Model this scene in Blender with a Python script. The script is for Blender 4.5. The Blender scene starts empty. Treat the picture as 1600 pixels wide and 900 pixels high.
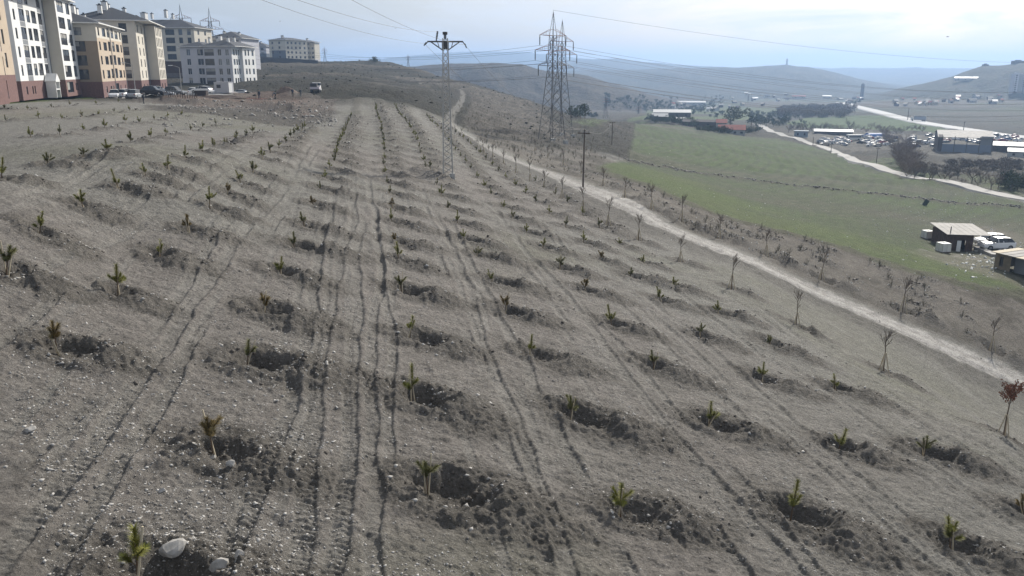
import bpy, math, random, bmesh
import numpy as np
from mathutils import Vector, Matrix
random.seed(7); RNG = np.random.default_rng(11)
R_ = math.radians
sc = bpy.context.scene
COL = sc.collection

# ------------------------------------------------------------------ camera
PITCH = R_(15.2); FPX = 1250.0
cam_d = bpy.data.cameras.new('camera'); cam = bpy.data.objects.new('camera', cam_d); COL.objects.link(cam)
cam_d.sensor_width = 36.0; cam_d.lens = FPX/1600*36
cam_d.clip_start = 0.5; cam_d.clip_end = 60000
cam.location = (0, 0, 0); cam.rotation_euler = (math.pi/2-PITCH, 0, 0)
sc.camera = cam

# ------------------------------------------------------------------ light, sky, exposure
SUN_AZ = R_(29.5); SUN_EL = R_(30)
W = bpy.data.worlds.new("World"); sc.world = W; W.use_nodes = True
nt = W.node_tree; nt.nodes.clear()
out = nt.nodes.new('ShaderNodeOutputWorld'); bg = nt.nodes.new('ShaderNodeBackground')
sky = nt.nodes.new('ShaderNodeTexSky'); sky.sky_type = 'NISHITA'; sky.sun_disc = False
sky.sun_elevation = SUN_EL; sky.sun_rotation = SUN_AZ
sky.altitude = 300; sky.air_density = 1.0; sky.dust_density = 3.2; sky.ozone_density = 1.2
bg.inputs['Strength'].default_value = 0.074
tc = nt.nodes.new('ShaderNodeTexCoord')
mp = nt.nodes.new('ShaderNodeMapping'); mp.inputs['Scale'].default_value = (1, 1, 5.0)
n1 = nt.nodes.new('ShaderNodeTexNoise'); n1.inputs['Scale'].default_value = 4.2; n1.inputs['Detail'].default_value = 9; n1.inputs['Roughness'].default_value = .58
n1.inputs['Distortion'].default_value = .4
cr = nt.nodes.new('ShaderNodeValToRGB'); cr.color_ramp.elements[0].position = .46; cr.color_ramp.elements[1].position = .70
cr.color_ramp.elements[0].color = (.30, .30, .30, 1); cr.color_ramp.elements[1].color = (.95, .95, .95, 1)
mixc = nt.nodes.new('ShaderNodeMix'); mixc.data_type = 'RGBA'
mixc.inputs['B'].default_value = (10.6, 10.9, 11.5, 1)
L = nt.links.new
L(tc.outputs['Generated'], mp.inputs['Vector']); L(mp.outputs['Vector'], n1.inputs['Vector'])
L(n1.outputs['Fac'], cr.inputs['Fac']); L(cr.outputs['Color'], mixc.inputs['Factor'])
L(sky.outputs['Color'], mixc.inputs['A']); L(mixc.outputs['Result'], bg.inputs['Color']); L(bg.outputs['Background'], out.inputs['Surface'])
sun_d = bpy.data.lights.new('sun', 'SUN'); sun = bpy.data.objects.new('sun', sun_d); COL.objects.link(sun)
sun_d.energy = 5.0; sun_d.angle = R_(0.55); sun_d.color = (1, .95, .87)
sdir = Vector((math.sin(SUN_AZ)*math.cos(SUN_EL), math.cos(SUN_AZ)*math.cos(SUN_EL), math.sin(SUN_EL)))
sun.rotation_euler = sdir.to_track_quat('Z', 'Y').to_euler(); sun.location = (60, 80, 60)
sc.view_settings.view_transform = 'Standard'; sc.view_settings.look = 'None'
sc.view_settings.exposure = 0.22; sc.view_settings.gamma = 1.0
sc.cycles.use_denoising = True; sc.cycles.max_bounces = 5; sc.cycles.diffuse_bounces = 2
sc.cycles.volume_bounces = 1; sc.cycles.transparent_max_bounces = 8
sc.cycles.use_adaptive_sampling = True; sc.cycles.adaptive_threshold = 0.012
sc.cycles.sample_clamp_indirect = 4

# ------------------------------------------------------------------ noise
_NT = np.random.default_rng(5).random(65536).astype(np.float32)
def vnoise(x, y, seed=0):
    x = np.asarray(x, dtype=np.float32); y = np.asarray(y, dtype=np.float32)
    fx0 = np.floor(x); fy0 = np.floor(y); fx = x-fx0; fy = y-fy0
    ix = (fx0.astype(np.int32)+seed*57) & 255; iy = (fy0.astype(np.int32)+seed*131) & 255
    u = fx*fx*(3-2*fx); v = fy*fy*(3-2*fy)
    ix1 = (ix+1) & 255; r0 = iy << 8; r1 = ((iy+1) & 255) << 8
    a = _NT[r0+ix]; b = _NT[r0+ix1]; c = _NT[r1+ix]; d = _NT[r1+ix1]
    return (a+(b-a)*u)*(1-v)+(c+(d-c)*u)*v-np.float32(.5)
def fbm(x, y, seed=0, octv=4, gain=.5, lac=2.03):
    s = 0; amp = 1.0; t = 0
    for o in range(octv):
        s = s+amp*vnoise(x, y, seed+o*17); t += amp; amp *= gain
        x, y = (x*.8-y*.6)*lac+3.7, (x*.6+y*.8)*lac+1.3
    return s/t*2
def sstep(a, b, x):
    t = np.clip((x-a)/(b-a), 0, 1); return t*t*(3-2*t)

# ------------------------------------------------------------------ terrain: base surface
H0 = 8.3; PA = -.2432; PB = -.0295
CP, SP = math.cos(PITCH), math.sin(PITCH)
def ray(px, py):
    v = np.array([px-800.0, FPX*CP-(py-450)*SP, -(py-450)*CP-FPX*SP]); return v
def pinfo(px, py):
    v = ray(px, py); h = math.hypot(v[0], v[1]); return math.atan2(v[0], v[1]), v[2]/h
CTRL = {   # pixel column of the photograph: (row, range in metres) of ground seen or implied there
 -700: [(0,45,-4.0),(0,90,-4.5),(0,160,-4.8),(0,400,-4),(0,900,-10),(0,3000,-40)],
 -250: [(0,30,-4.3),(0,45,-4.5),(0,90,-4.8),(0,160,-5.0),(0,400,-4),(0,900,-10),(0,3000,-40)],
 0: [(0,31,-4.3),(0,45,-4.45),(0,60,-4.6),(0,90,-4.8),(0,160,-5.0),(0,230,-5),(0,400,-4),(0,900,-10),(0,3000,-45)],
 200: [(0,45,-4.2),(0,60,-4.6),(0,90,-5.0),(0,130,-5.2),(0,170,-5.4),(0,260,-5),(0,400,-2),(0,900,-10),(0,3000,-45)],
 350: [(0,50,-5.1),(0,62,-5.3),(0,80,-5.7),(0,110,-6.0),(0,150,-6),(0,230,-5.3),(0,300,-3.4),(103,400),(97,480),(0,620,0),(0,900,-12),(0,3000,-45)],
 450: [(0,80,-5.9),(0,110,-6.6),(0,140,-6.6),(0,180,-6.2),(135,240),(120,320),(107,400),(96,480),(0,560,4),(0,700,0),(0,1000,-25),(0,3000,-48)],
 540: [(0,110,-6.8),(155,170),(140,225),(120,330),(107,420),(97,570),(0,700,0),(0,1000,-30),(0,3000,-48)],
 600: [(165,158),(150,215),(130,330),(112,450),(100,600),(0,740,-10),(0,1000,-38),(0,3000,-50)],
 660: [(0,120,-7.3),(170,168),(155,220),(138,330),(124,420),(112.5,520),(0,640,-20),(0,1000,-42),(0,3000,-50)],
 720: [(0,150,-10.6),(182,190),(160,260),(143,350),(128,450),(0,580,-28),(0,1000,-45),(0,3000,-50)],
 780: [(0,150,-13),(195,200),(167,300),(143,420),(0,560,-32),(0,1000,-46),(0,3000,-50)],
 840: [(215,190),(190,250),(165,350),(160,385),(0,480,-30),(0,700,-44),(0,1100,-48),(0,3000,-50)],
 900: [(228,185),(205,240),(190,300),(182,340),(0,430,-30),(178,690),(0,1100,-48),(0,3000,-50)],
 960: [(0,120,-15.3),(260,140),(225,200),(200,290),(189,360),(0,460,-37),(180,660),(0,1100,-50),(0,3000,-50)],
 1000: [(0,71,-12),(280,118),(250,180),(215,290),(195,400),(187,520),(176,800),(0,1300,-50),(0,3000,-50)],
 1100: [(0,70,-14),(320,98),(280,155),(235,255),(205,400),(193,530),(175,850),(0,1300,-50),(0,3000,-50)],
 1200: [(0,60,-14.5),(355,92),(320,128),(280,185),(240,280),(210,420),(195,560),(175,900),(160,1200),(0,3000,-50)],
 1300: [(0,60,-16.5),(385,88),(350,116),(300,172),(265,240),(240,330),(215,470),(195,620),(165,1050),(0,1400,-48),(0,3000,-50)],
 1400: [(0,55,-17),(410,91),(370,115),(330,152),(280,222),(255,280),(235,380),(210,510),(180,780),(162,1050),(0,1400,-40),(0,3000,-50)],
 1500: [(0,50,-17.5),(430,92),(395,118),(350,152),(300,205),(262,290),(235,395),(205,560),(185,740),(165,980),(0,1400,-35),(0,3000,-50)],
 1600: [(0,50,-19),(455,95),(420,109),(390,122),(315,196),(275,270),(240,395),(215,540),(190,700),(170,860),(0,1200,-35),(0,3000,-50)],
 1800: [(0,50,-21),(0,95,-27),(0,120,-29),(0,200,-33),(0,400,-42),(0,800,-42),(0,1400,-35),(0,3000,-50)],
 2300: [(0,40,-21),(0,95,-29),(0,200,-34),(0,400,-42),(0,800,-42),(0,1400,-40),(0,3000,-50)],
}
pts = []
for px, lst in CTRL.items():
    for c in lst:
        if c[0] == 0:
            az = pinfo(px, 300)[0]; e = c[2]/c[1]
        else:
            az, e = pinfo(px, c[0])
        pts.append((az, c[1], e))
def eplane(az, R): return -H0/R + PA*np.sin(az)+PB*np.cos(az)
ctl = [(az, math.log(R), e-float(eplane(az, R))) for az, R, e in pts]
for px in (-700, -250, 0, 200, 400, 600, 800, 1000, 1200, 1400, 1600, 1900, 2300):   # the evenly sloping planted field
    az = pinfo(px, 500)[0]
    lim = {-700: 9, -250: 14, 0: 22, 200: 34, 400: 60, 600: 115, 800: 115, 1000: 60, 1200: 45, 1400: 38, 1600: 34, 1900: 26, 2300: 20}[px]
    for R in (3, 6, 9, 13, 18, 25, 34, 45, 60, 85, 115):
        if R <= lim: ctl.append((az, math.log(R), 0.0))
ctl = np.array(ctl)
KA = 4.0
def _k(r2): return .5*r2*np.log(r2+1e-9)
P = np.c_[ctl[:, 0]*KA, ctl[:, 1]]; n = len(P)
D2 = ((P[:, None, :]-P[None])**2).sum(-1)
Amat = np.zeros((n+3, n+3)); Amat[:n, :n] = _k(D2)+np.eye(n)*2e-3
Amat[:n, n] = 1; Amat[:n, n+1:] = P; Amat[n, :n] = 1; Amat[n+1:, :n] = P.T
wts = np.linalg.solve(Amat, np.r_[ctl[:, 2], 0, 0, 0])
# evaluated once on a table, then looked up (bilinear)
TA = np.linspace(-1.35, 1.35, 540); TL = np.linspace(math.log(2.5), math.log(15000), 620)
ga, gl = np.meshgrid(TA, TL); q = np.c_[ga.ravel()*KA, gl.ravel()]
tab = np.zeros(len(q))
for i in range(0, len(q), 20000):
    s = q[i:i+20000]; d2 = ((s[:, None, :]-P[None])**2).sum(-1)
    tab[i:i+20000] = _k(d2)@wts[:n]+wts[n]+s@wts[n+1:]
tab = tab.reshape(ga.shape)
def lookup(az, l):
    a = np.clip((az-TA[0])/(TA[1]-TA[0]), 0, len(TA)-1.001); b = np.clip((l-TL[0])/(TL[1]-TL[0]), 0, len(TL)-1.001)
    i = a.astype(int); j = b.astype(int); fa = a-i; fb = b-j
    return (tab[j, i]*(1-fa)+tab[j, i+1]*fa)*(1-fb)+(tab[j+1, i]*(1-fa)+tab[j+1, i+1]*fa)*fb
RIDGES = [  # range, spread, skyline (pixel column, row) of each hill
 (1180, .27, [(480,150),(560,118),(640,104),(700,99.5),(767,98.5),(815,100),(845,109),(885,113),(920,118),(960,131),(1000,144),(1040,156),(1090,167),(1150,178)], 1),
 (2600, .30, [(700,118),(900,111),(950,109),(1000,108),(1050,107),(1100,106),(1180,104),(1229,101.5),(1262,104),(1300,112),(1340,122),(1380,132),(1420,139),(1500,148)], 2),
 (3900, .25, [(760,112),(850,99),(900,93),(930,92),(965,91.5),(1000,96),(1060,101),(1130,105),(1200,109),(1300,112)], 3),
 (5600, .25, [(200,118),(400,108),(560,96),(600,92),(640,87),(700,83),(740,80),(790,81),(850,84),(900,91),(960,97),(1040,102),(1100,107),(1200,110)], 4),
 (5200, .25, [(1120,114),(1200,109),(1270,106),(1400,105.5),(1500,106),(1600,107),(1800,108),(2400,110)], 5),
 (1550, .27, [(1330,156),(1380,146),(1420,136),(1450,129),(1480,121),(1515,110),(1537,102.5),(1560,103),(1580,101),(1600,97),(1750,85),(2100,85),(2600,95)], 6),
]
RC = {}
def base_z(x, y):
    x = np.asarray(x, dtype=np.float64); y = np.asarray(y, dtype=np.float64)
    R = np.hypot(x, y)+1e-6; az = np.arctan2(x, y); l = np.log(R)
    z = (lookup(az, l)+eplane(az, R))*R
    far = sstep(1500, 2500, R); z = z*(1-far)+far*(-50)
    hid = np.zeros(z.shape)
    for Rr, wd, prof, sd in RIDGES:
        if R.max() < Rr*.42: continue
        if sd not in RC: RC[sd] = (np.array([pinfo(p[0], p[1])[0] for p in prof]), np.array([pinfo(p[0], p[1])[1] for p in prof]))
        pa, pe = RC[sd]; zc = np.interp(az, pa, pe*Rr, left=-80, right=-80)
        zc = zc + fbm(az*60, az*0+sd, sd, 4)*Rr*.0011
        sh = np.exp(-((l-math.log(Rr))/wd)**2)
        gull = fbm(az*26+l*3, l*9, sd*31, 4)
        zr = -52+(zc+52)*sh*(1+.30*gull*(1-sh)*4*np.clip(sh, 0, 1))
        hid = np.where(zr > z, sd, hid)
        z = np.maximum(z, zr)
    return z, hid
def hit(px, py, rmin=4, rmax=9000):
    """ground point (base surface) seen at a pixel of the photograph"""
    v = ray(px, py); h = math.hypot(v[0], v[1])
    lo, hi = math.log(rmin), math.log(rmax)
    for n_ in (420, 30):
        R = np.exp(np.linspace(lo, hi, n_)); x = v[0]/h*R; y = v[1]/h*R; zz = v[2]/h*R
        g = base_z(x, y)[0]; k = int(np.argmax(zz <= g))
        if n_ == 420 and k > 0: lo, hi = math.log(R[k-1]), math.log(R[k])+1e-7
        elif n_ == 420: break
    if k == 0 and zz[0] > g[0]: k = len(R)-1
    if k == 0: return x[0], y[0], g[0]
    a = zz[k-1]-g[k-1]; b = g[k]-zz[k]; t = a/(a+b+1e-9)
    return float(x[k-1]+(x[k]-x[k-1])*t), float(y[k-1]+(y[k]-y[k-1])*t), float(g[k-1]+(g[k]-g[k-1])*t)

# ------------------------------------------------------------------ where things stand on the field
A0 = R_(-9.57); CA, SA = math.cos(A0), math.sin(A0)
def sl_of(x, y): return x*SA+y*CA, x*CA-y*SA           # along the planted rows, across them
def xy_of(s, l): return s*SA+l*CA, s*CA-l*SA
ROWPIX = {   # feet of the planted pines as seen, row by row from the left
 0: [(7,171),(43,171),(80,167),(110,165),(150,163),(185,160)],
 1: [(10,189),(60,185),(97,185),(128,182),(154,179),(178,175),(202,172)],
 2: [(48,214),(93,210),(130,203),(164,200),(196,193),(218,192),(241,187),(262,184),(284,181)],
 3: [(1,279),(74,257),(128,244),(168,236),(204,223),(235,215),(260,209),(299,203),(318,199),(338,196)],
 4: [(8,419),(60,358),(129,321),(186,293),(228,273),(261,261),(289,247),(315,236),(335,230),(352,222),(370,214)],
 5: [(88,538),(183,453),(249,396),(293,358),(328,323),(355,300),(377,285),(394,269),(411,247)],
 6: [(215,893),(332,697),(385,562),(413,482),(437,423),(460,382),(476,350),(490,318)],
 7: [(668,755),(643,615),(640,522),(628,452),(623,405),(619,376),(612,345)],
 8: [(970,797),(893,643),(828,550),(790,483),(770,437),(745,397),(725,372)],
 9: [(1237,797),(1108,660),(1022,570),(957,503),(912,452),(875,418),(848,385),(822,362)],
 10: [(1487,848),(1310,695),(1190,590),(1095,523),(1033,468),(985,430),(938,404),(912,378)],
 11: [(1600,800),(1445,705),(1305,605),(1203,535),(1123,487),(1054,447),(1003,410)],
}
pines = []     # x, y, row, size
for r, lst in ROWPIX.items():
    last = None
    for p in lst:
        h = hit(*p); pines.append([h[0], h[1], r]); last = sl_of(h[0], h[1])
    if r in (5, 6, 7, 8, 9, 10, 11):
        s = last[0]+4.97; l = last[1]
        end = {5: 96, 6: 128, 7: 160, 8: 166, 9: 150, 10: 128, 11: 84}[r]
        while s < end:
            l += random.uniform(-.12, .12) + (.0 if r < 10 else -.05)
            x, y = xy_of(s+random.uniform(-.4, .4), l); pines.append([x, y, r]); s += 4.97 if s < 90 else 4.6
# more rows beyond the first eleven that only show farther away
for k, (l0, s0, s1) in enumerate([(-11.6, 62, 84), (9.3+3.2, 84, 84)]):
    s = s0
    while s < s1:
        x, y = xy_of(s, l0+random.uniform(-.15, .15)); pines.append([x, y, 5]); s += 4.97
TREEL = [(1568,680),(1380,580),(1244,507),(1143,450),(1063,408),(998,375),(950,350),(911,328),(878,310),(850,293),(828,283),(806,271),(787,262),(770,252),(756,244)]
TREER = [(1549,544),(1410,486),(1283,436),(1197,399),(1124,372),(1065,347),(1018,326),(976,308),(942,292),(908,272),(880,258),(856,246),(836,238)]
treeL = [hit(*p)[:2] for p in TREEL]; treeR = [hit(*p)[:2] for p in TREER]
def polyxy(pix): return np.array([hit(*p)[:2] for p in pix])
def smooth_poly(P_, it=2):
    P_ = np.array(P_, float)
    for _ in range(it):
        Q = [P_[0]]
        for a, b in zip(P_[:-1], P_[1:]): Q += [a*.75+b*.25, a*.25+b*.75]
        Q.append(P_[-1]); P_ = np.array(Q)
    return P_
ROADP = smooth_poly(np.vstack([[[75, -16]], polyxy([(1640,616),(1600,597),(1500,553),(1400,511),(1300,465),(1200,421),(1100,378),(1000,338),(900,287),(850,266),(800,251),(733,213),(708,197),(700,183),(713,169),(722,157),(724,144),(715,139),(689,136),(633,126)])]))
EDGEP = smooth_poly(polyxy([(930,260),(1005,291),(1080,322),(1200,358),(1347,400),(1422,425),(1533,453),(1600,470),(1700,500)]), 1)
BANKP = smooth_poly(polyxy([(985,253),(1040,262),(1090,272),(1177,281),(1275,294),(1372,304),(1437,311),(1500,318),(1600,326)]))
VROADP = smooth_poly(polyxy([(1720,345),(1600,314),(1550,303),(1502,291),(1405,272),(1340,254),(1307,239),(1275,226),(1236,215),(1212,209),(1200,204),(1190,197),(1180,193)]))
HWYP = smooth_poly(polyxy([(1800,245),(1700,230),(1600,216),(1535,207),(1437,192),(1372,175),(1345,168.5),(1327,164),(1313,160)]))
FIELDP = polyxy([(930,262),(1005,293),(1080,324),(1200,360),(1347,403),(1422,428),(1533,457),(1600,474),(1750,510),(1850,420),(1720,350),(1600,318),(1500,294),(1405,275),(1340,257),(1300,240),(1265,228),(1200,215),(1150,211),(1100,203),(1040,194),(1000,190),(992,197),(989,222),(980,252)])
STRIPG = polyxy([(1225,193),(1260,184),(1330,181),(1400,180),(1437,194),(1480,202),(1460,207),(1400,205),(1330,200),(1250,198)])
GREEN2 = polyxy([(1345,256),(1380,246),(1420,252),(1450,262),(1480,280),(1440,276),(1395,268)])
GREEN3 = polyxy([(890,192),(985,184),(1060,182),(1160,178),(1200,182),(1160,188),(1100,189),(1040,190),(985,190),(930,197)])
GREEN4 = polyxy([(1010,173),(1100,168),(1300,170),(1300,176),(1180,178),(1100,178),(1010,180)])
GREEN5 = polyxy([(1500,275),(1600,282),(1600,308),(1560,300),(1520,288)])
YARD = polyxy([(1225,208),(1330,200),(1440,214),(1400,232),(1330,238),(1290,230)])
YARD2 = polyxy([(1420,212),(1500,208),(1640,225),(1640,262),(1540,250),(1430,240)])
LAWN = polyxy([(-60,160),(-60,168),(60,159),(130,156),(150,152.5),(90,152.5),(0,155)])
PAVE = polyxy([(-80,155),(0,154.5),(130,152.2),(163,150.5),(262,157),(345,158),(400,150),(392,145),(260,143),(170,146),(-80,150)])
DIRTPAD = polyxy([(240,161),(300,166),(400,170),(450,176),(478,190),(520,172),(505,158),(440,150),(400,149),(345,158),(262,158)])
HUTY = polyxy([(1440,398),(1480,372),(1530,352),(1620,375),(1700,420),(1620,462),(1540,430),(1480,412)])
FARSLOPE = polyxy([(500,162),(560,163),(640,160),(690,150),(722,140),(700,120),(640,106),(560,100),(480,100),(395,99),(395,138),(440,142),(500,155)])

def near_poly(x, y, PL, w):
    """distance to a polyline (large beyond w), signed side, along-length"""
    d = np.full(x.shape, 1e6); side = np.zeros(x.shape); tt = np.zeros(x.shape)
    m = (x > PL[:, 0].min()-w) & (x < PL[:, 0].max()+w) & (y > PL[:, 1].min()-w) & (y < PL[:, 1].max()+w)
    if not m.any(): return d, side, tt
    xs, ys = x[m], y[m]; dd = np.full(xs.shape, 1e6); ss = np.zeros(xs.shape); ll = np.zeros(xs.shape); acc = 0
    for a, b in zip(PL[:-1], PL[1:]):
        e = b-a; L2 = (e**2).sum()+1e-9; le = math.sqrt(L2)
        t = np.clip(((xs-a[0])*e[0]+(ys-a[1])*e[1])/L2, 0, 1)
        ddx = xs-a[0]-e[0]*t; ddy = ys-a[1]-e[1]*t; q_ = np.hypot(ddx, ddy); c = q_ < dd
        dd = np.where(c, q_, dd); ss = np.where(c, np.sign(e[0]*ddy-e[1]*ddx), ss); ll = np.where(c, acc+t*le, ll); acc += le
    d[m] = dd; side[m] = ss; tt[m] = ll
    return d, side, tt
def in_poly(x, y, PG, soft):
    m = (x > PG[:, 0].min()-soft*3) & (x < PG[:, 0].max()+soft*3) & (y > PG[:, 1].min()-soft*3) & (y < PG[:, 1].max()+soft*3)
    o = np.zeros(x.shape)
    if not m.any(): return o
    xs, ys = x[m], y[m]; ins = np.zeros(xs.shape, bool); dd = np.full(xs.shape, 1e6)
    for a, b in zip(PG, np.roll(PG, -1, 0)):
        c = ((a[1] > ys) != (b[1] > ys)) & (xs < (b[0]-a[0])*(ys-a[1])/(b[1]-a[1]+1e-12)+a[0]); ins ^= c
        e = b-a; t = np.clip(((xs-a[0])*e[0]+(ys-a[1])*e[1])/((e**2).sum()+1e-9), 0, 1)
        dd = np.minimum(dd, np.hypot(xs-a[0]-e[0]*t, ys-a[1]-e[1]*t))
    o[m] = sstep(-soft, soft, np.where(ins, dd, -dd)+fbm(xs/soft/1.5, ys/soft/1.5, 5, 3)*soft*.8)
    return o
PADP = polyxy([(225,160),(300,165),(400,167),(425,171),(470,178),(500,160),(500,156),(440,149.5),(400,149),(330,152),(240,152)])
RUBP = polyxy([(228,164),(300,167),(400,170),(432,172),(478,181),(512,166),(528,176),(484,199),(440,197),(395,190),(330,179),(228,172)])
TRACKS = [(-5.4,.36,9,75),(-4.75,.3,9,70),(-6.2,.3,14,60),(-2.4,.34,9,48),(-1.55,.36,10,55),(-.85,.34,9,42),(-.32,.3,9,60),(.02,.26,16,46),(2.75,.3,12,55),(3.35,.34,9,60),(4.3,.34,9,52),
          (7.2,.3,10,46),(8.3,.34,9,60),(8.9,.26,9,32),(11.2,.34,10,58),(12.3,.3,12,50),(13.25,.34,10,50),(15.9,.32,12,48),(17.0,.32,12,48),(20.0,.34,14,52),(21.2,.34,16,52),
          (-9.2,.34,15,60),(-8.55,.3,15,66),(-12.8,.34,20,60),(-13.6,.34,20,60),(-10.0,.26,14,44),(23.2,.3,18,48)]
TRACKS += [(l_, .21, 9+(k_ % 4)*4, 44+(k_*13) % 40) for k_, l_ in enumerate((-14.4, -11.9, -9.7, -8.1, -7.0, -5.9, -5.05, -4.35, -2.9, -2.0, -1.2, .35, 1.9, 3.0, 3.8, 6.4, 6.9, 7.8, 10.6, 11.7, 12.7, 15.2, 16.4, 19.2, 20.6, 22.2))]
PITS = []
for i, (x, y, r) in enumerate(pines):
    rr = random.Random(i*7+1); d = math.hypot(x, y); big = (.80 if r <= 5 else 1.0) if r < 10 else .92
    ang = rr.uniform(-.45, .1)-(.25 if r >= 9 else 0)
    PITS.append((x, y, ang, rr.uniform(.98, 1.28)*big, rr.uniform(0, .25) if r < 9 else rr.uniform(-.15, .1)))
for i, (x, y) in enumerate(treeL): PITS.append((x, y, random.uniform(-.9, -.5), 1.0, -.1))
for i, (x, y) in enumerate(treeR): PITS.append((x, y, random.uniform(-.5, -.2), 1.75, -.1))
def ground(x, y, detail=True):
    x = np.asarray(x, float); y = np.asarray(y, float)
    z, hid = base_z(x, y); R = np.hypot(x, y)
    s, l = sl_of(x, y)
    c = np.empty(x.shape+(3,)); c[:] = (.198, .190, .169)
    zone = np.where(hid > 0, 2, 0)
    def paint(m, col):
        c[:] = c*(1-m[..., None])+np.array(col)*m[..., None]
    nlow = fbm(x/23, y/23, 41, 4); nmid = fbm(x/4.1, y/4.1, 42, 4); nstr = fbm(l/.9, s/14, 43, 4)
    field_side = 1-sstep(130, 170, s)*1.0
    # soil tints
    paint(sstep(.0, .5, nlow)*.7*(R < 400), (.200, .180, .162))
    paint(sstep(.05, .6, -nlow)*.7*(R < 200), (.17, .165, .132))
    paint(sstep(0, .8, nstr)*.35*(R < 200), (.245, .236, .215))
    paint(sstep(.25, .8, fbm(x/9, y/9, 77, 4))*.45*(R < 150), (.155, .155, .11))
    # beyond the planted field
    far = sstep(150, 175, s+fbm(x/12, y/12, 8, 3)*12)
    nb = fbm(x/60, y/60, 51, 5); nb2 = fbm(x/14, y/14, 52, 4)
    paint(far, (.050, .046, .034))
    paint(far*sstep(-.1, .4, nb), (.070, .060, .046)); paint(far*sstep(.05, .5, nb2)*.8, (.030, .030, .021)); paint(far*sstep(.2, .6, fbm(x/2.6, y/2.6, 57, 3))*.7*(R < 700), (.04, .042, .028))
    valley = sstep(500, 900, R); paint(valley*1.0, (.085, .080, .062))
    f2 = fbm(x/260, y/260, 53, 3); f3 = fbm(x/90, y/330, 54, 3)
    paint(valley*sstep(-.05, .1, f2)*.8, (.060, .078, .040)); paint(valley*sstep(.1, .2, f3)*.8, (.088, .074, .062)); paint(valley*sstep(.12, .3, -f2)*.7, (.038, .046, .030)); paint(valley*sstep(.1, .35, fbm(x/45, y/70, 58, 3))*.6, (.035, .042, .026))
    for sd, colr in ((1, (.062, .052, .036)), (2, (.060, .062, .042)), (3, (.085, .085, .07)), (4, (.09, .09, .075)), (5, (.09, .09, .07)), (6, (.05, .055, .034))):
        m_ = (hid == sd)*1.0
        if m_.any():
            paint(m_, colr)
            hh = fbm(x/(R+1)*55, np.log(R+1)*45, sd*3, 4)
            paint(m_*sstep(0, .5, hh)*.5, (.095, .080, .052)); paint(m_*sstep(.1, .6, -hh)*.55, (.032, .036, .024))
    # strip of rough grass beside the dirt road
    dr, sr, tr = near_poly(x, y, ROADP, 30)
    right = (sr < 0)
    strip = (dr < 30)*sstep(2.2, 4.5, dr)*right*sstep(-3, 1, dr)
    gf = in_poly(x, y, FIELDP, .9)
    st2 = strip*(1-gf)
    paint(st2*.85, (.125, .110, .090)); paint(st2*sstep(-.1, .35, nmid)*.8, (.068, .060, .046)); paint(st2*sstep(.1, .5, fbm(x/1.1, y/1.1, 44, 3))*.6, (.17, .155, .13))
    paint(sstep(30, 29.9, dr)*0, (0, 0, 0))
    # green fields, drilled in lines
    fl = fbm(x/70, y/26, 61, 4); fl2 = fbm(x/15, y/6, 62, 4); fine = fbm(x/2.2, y/2.2, 63, 3)
    rl = np.sin((x*.93+y*.36)*2*np.pi/2.6+fbm(x/30, y/30, 4, 2)*3)
    paint(gf, (.060, .074, .034)); paint(gf*sstep(-.15, .45, fl)*.85, (.058, .088, .024)); paint(gf*sstep(.05, .6, -fl)*.8, (.098, .090, .062))
    paint(gf*sstep(.1, .7, fl2)*.55, (.082, .076, .055)); paint(gf*sstep(.0, 1, rl)*.45*(R < 330), (.040, .046, .026)); paint(gf*sstep(.25, .6, fbm(x/5, y/1.6, 68, 4))*.5, (.085, .078, .055)); paint(gf*sstep(.2, .8, fine)*.3*(R < 250), (.12, .115, .08))
    for G, cg in ((STRIPG, (.075, .115, .035)), (GREEN2, (.075, .10, .04)), (GREEN3, (.09, .12, .045)), (GREEN4, (.085, .11, .05)), (GREEN5, (.08, .10, .04))):
        paint(in_poly(x, y, G, 2.5)*.85, cg)
    for G in (YARD, YARD2): paint(in_poly(x, y, G, 2)*.8, (.125, .115, .095))
    # near end of the field, a bright band of young crop along its edge
    de, se, te = near_poly(x, y, EDGEP, 26)
    paint(gf*sstep(15, 4, np.abs(de-9)+fbm(x/8, y/8, 3, 3)*6)*.6, (.072, .100, .022))
    ed = sstep(2.6, .4, np.abs(de-.4)+fbm(x/2, y/2, 91, 3)*1.6)
    paint(ed*.75, (.072, .062, .048))
    bd, bs, bt = near_poly(x, y, BANKP, 8)
    bk = sstep(2.8, .4, bd+fbm(x/3, y/3, 33, 3)*1.2); paint(bk*.9, (.058, .050, .038))
    hy = in_poly(x, y, HUTY, 2.0); paint(hy*.7, (.13, .115, .09)); paint(hy*sstep(.2, .6, fbm(x/1.5, y/1.5, 12, 3))*.6, (.24, .22, .19))
    # pavement, lawn, dirt pad by the apartment blocks
    paint(in_poly(x, y, PAVE, .4), (.25, .245, .235)); lw = in_poly(x, y, LAWN, .5); paint(lw, (.075, .095, .03))
    pad = in_poly(x, y, DIRTPAD, 1.5); paint(pad*.9, (.145, .105, .083)); paint(pad*sstep(.1, .6, nmid)*.6, (.20, .175, .15))
    if not detail: return z, c, zone
    # --- relief
    fs = (s < 175)*(1-gf)*(1-lw)
    amp = np.clip(60/(R+1), .25, 1)
    z = z+fbm(x/3.3, y/3.3, 71, 3)*.055*fs+fbm(l/.55, s/2.5, 72, 3)*.022*fs*(R < 90)+np.clip(fbm(l/.5, s/.16, 78, 2)-.2, -1, 0)*.022*fs*(R < 45)
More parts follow.
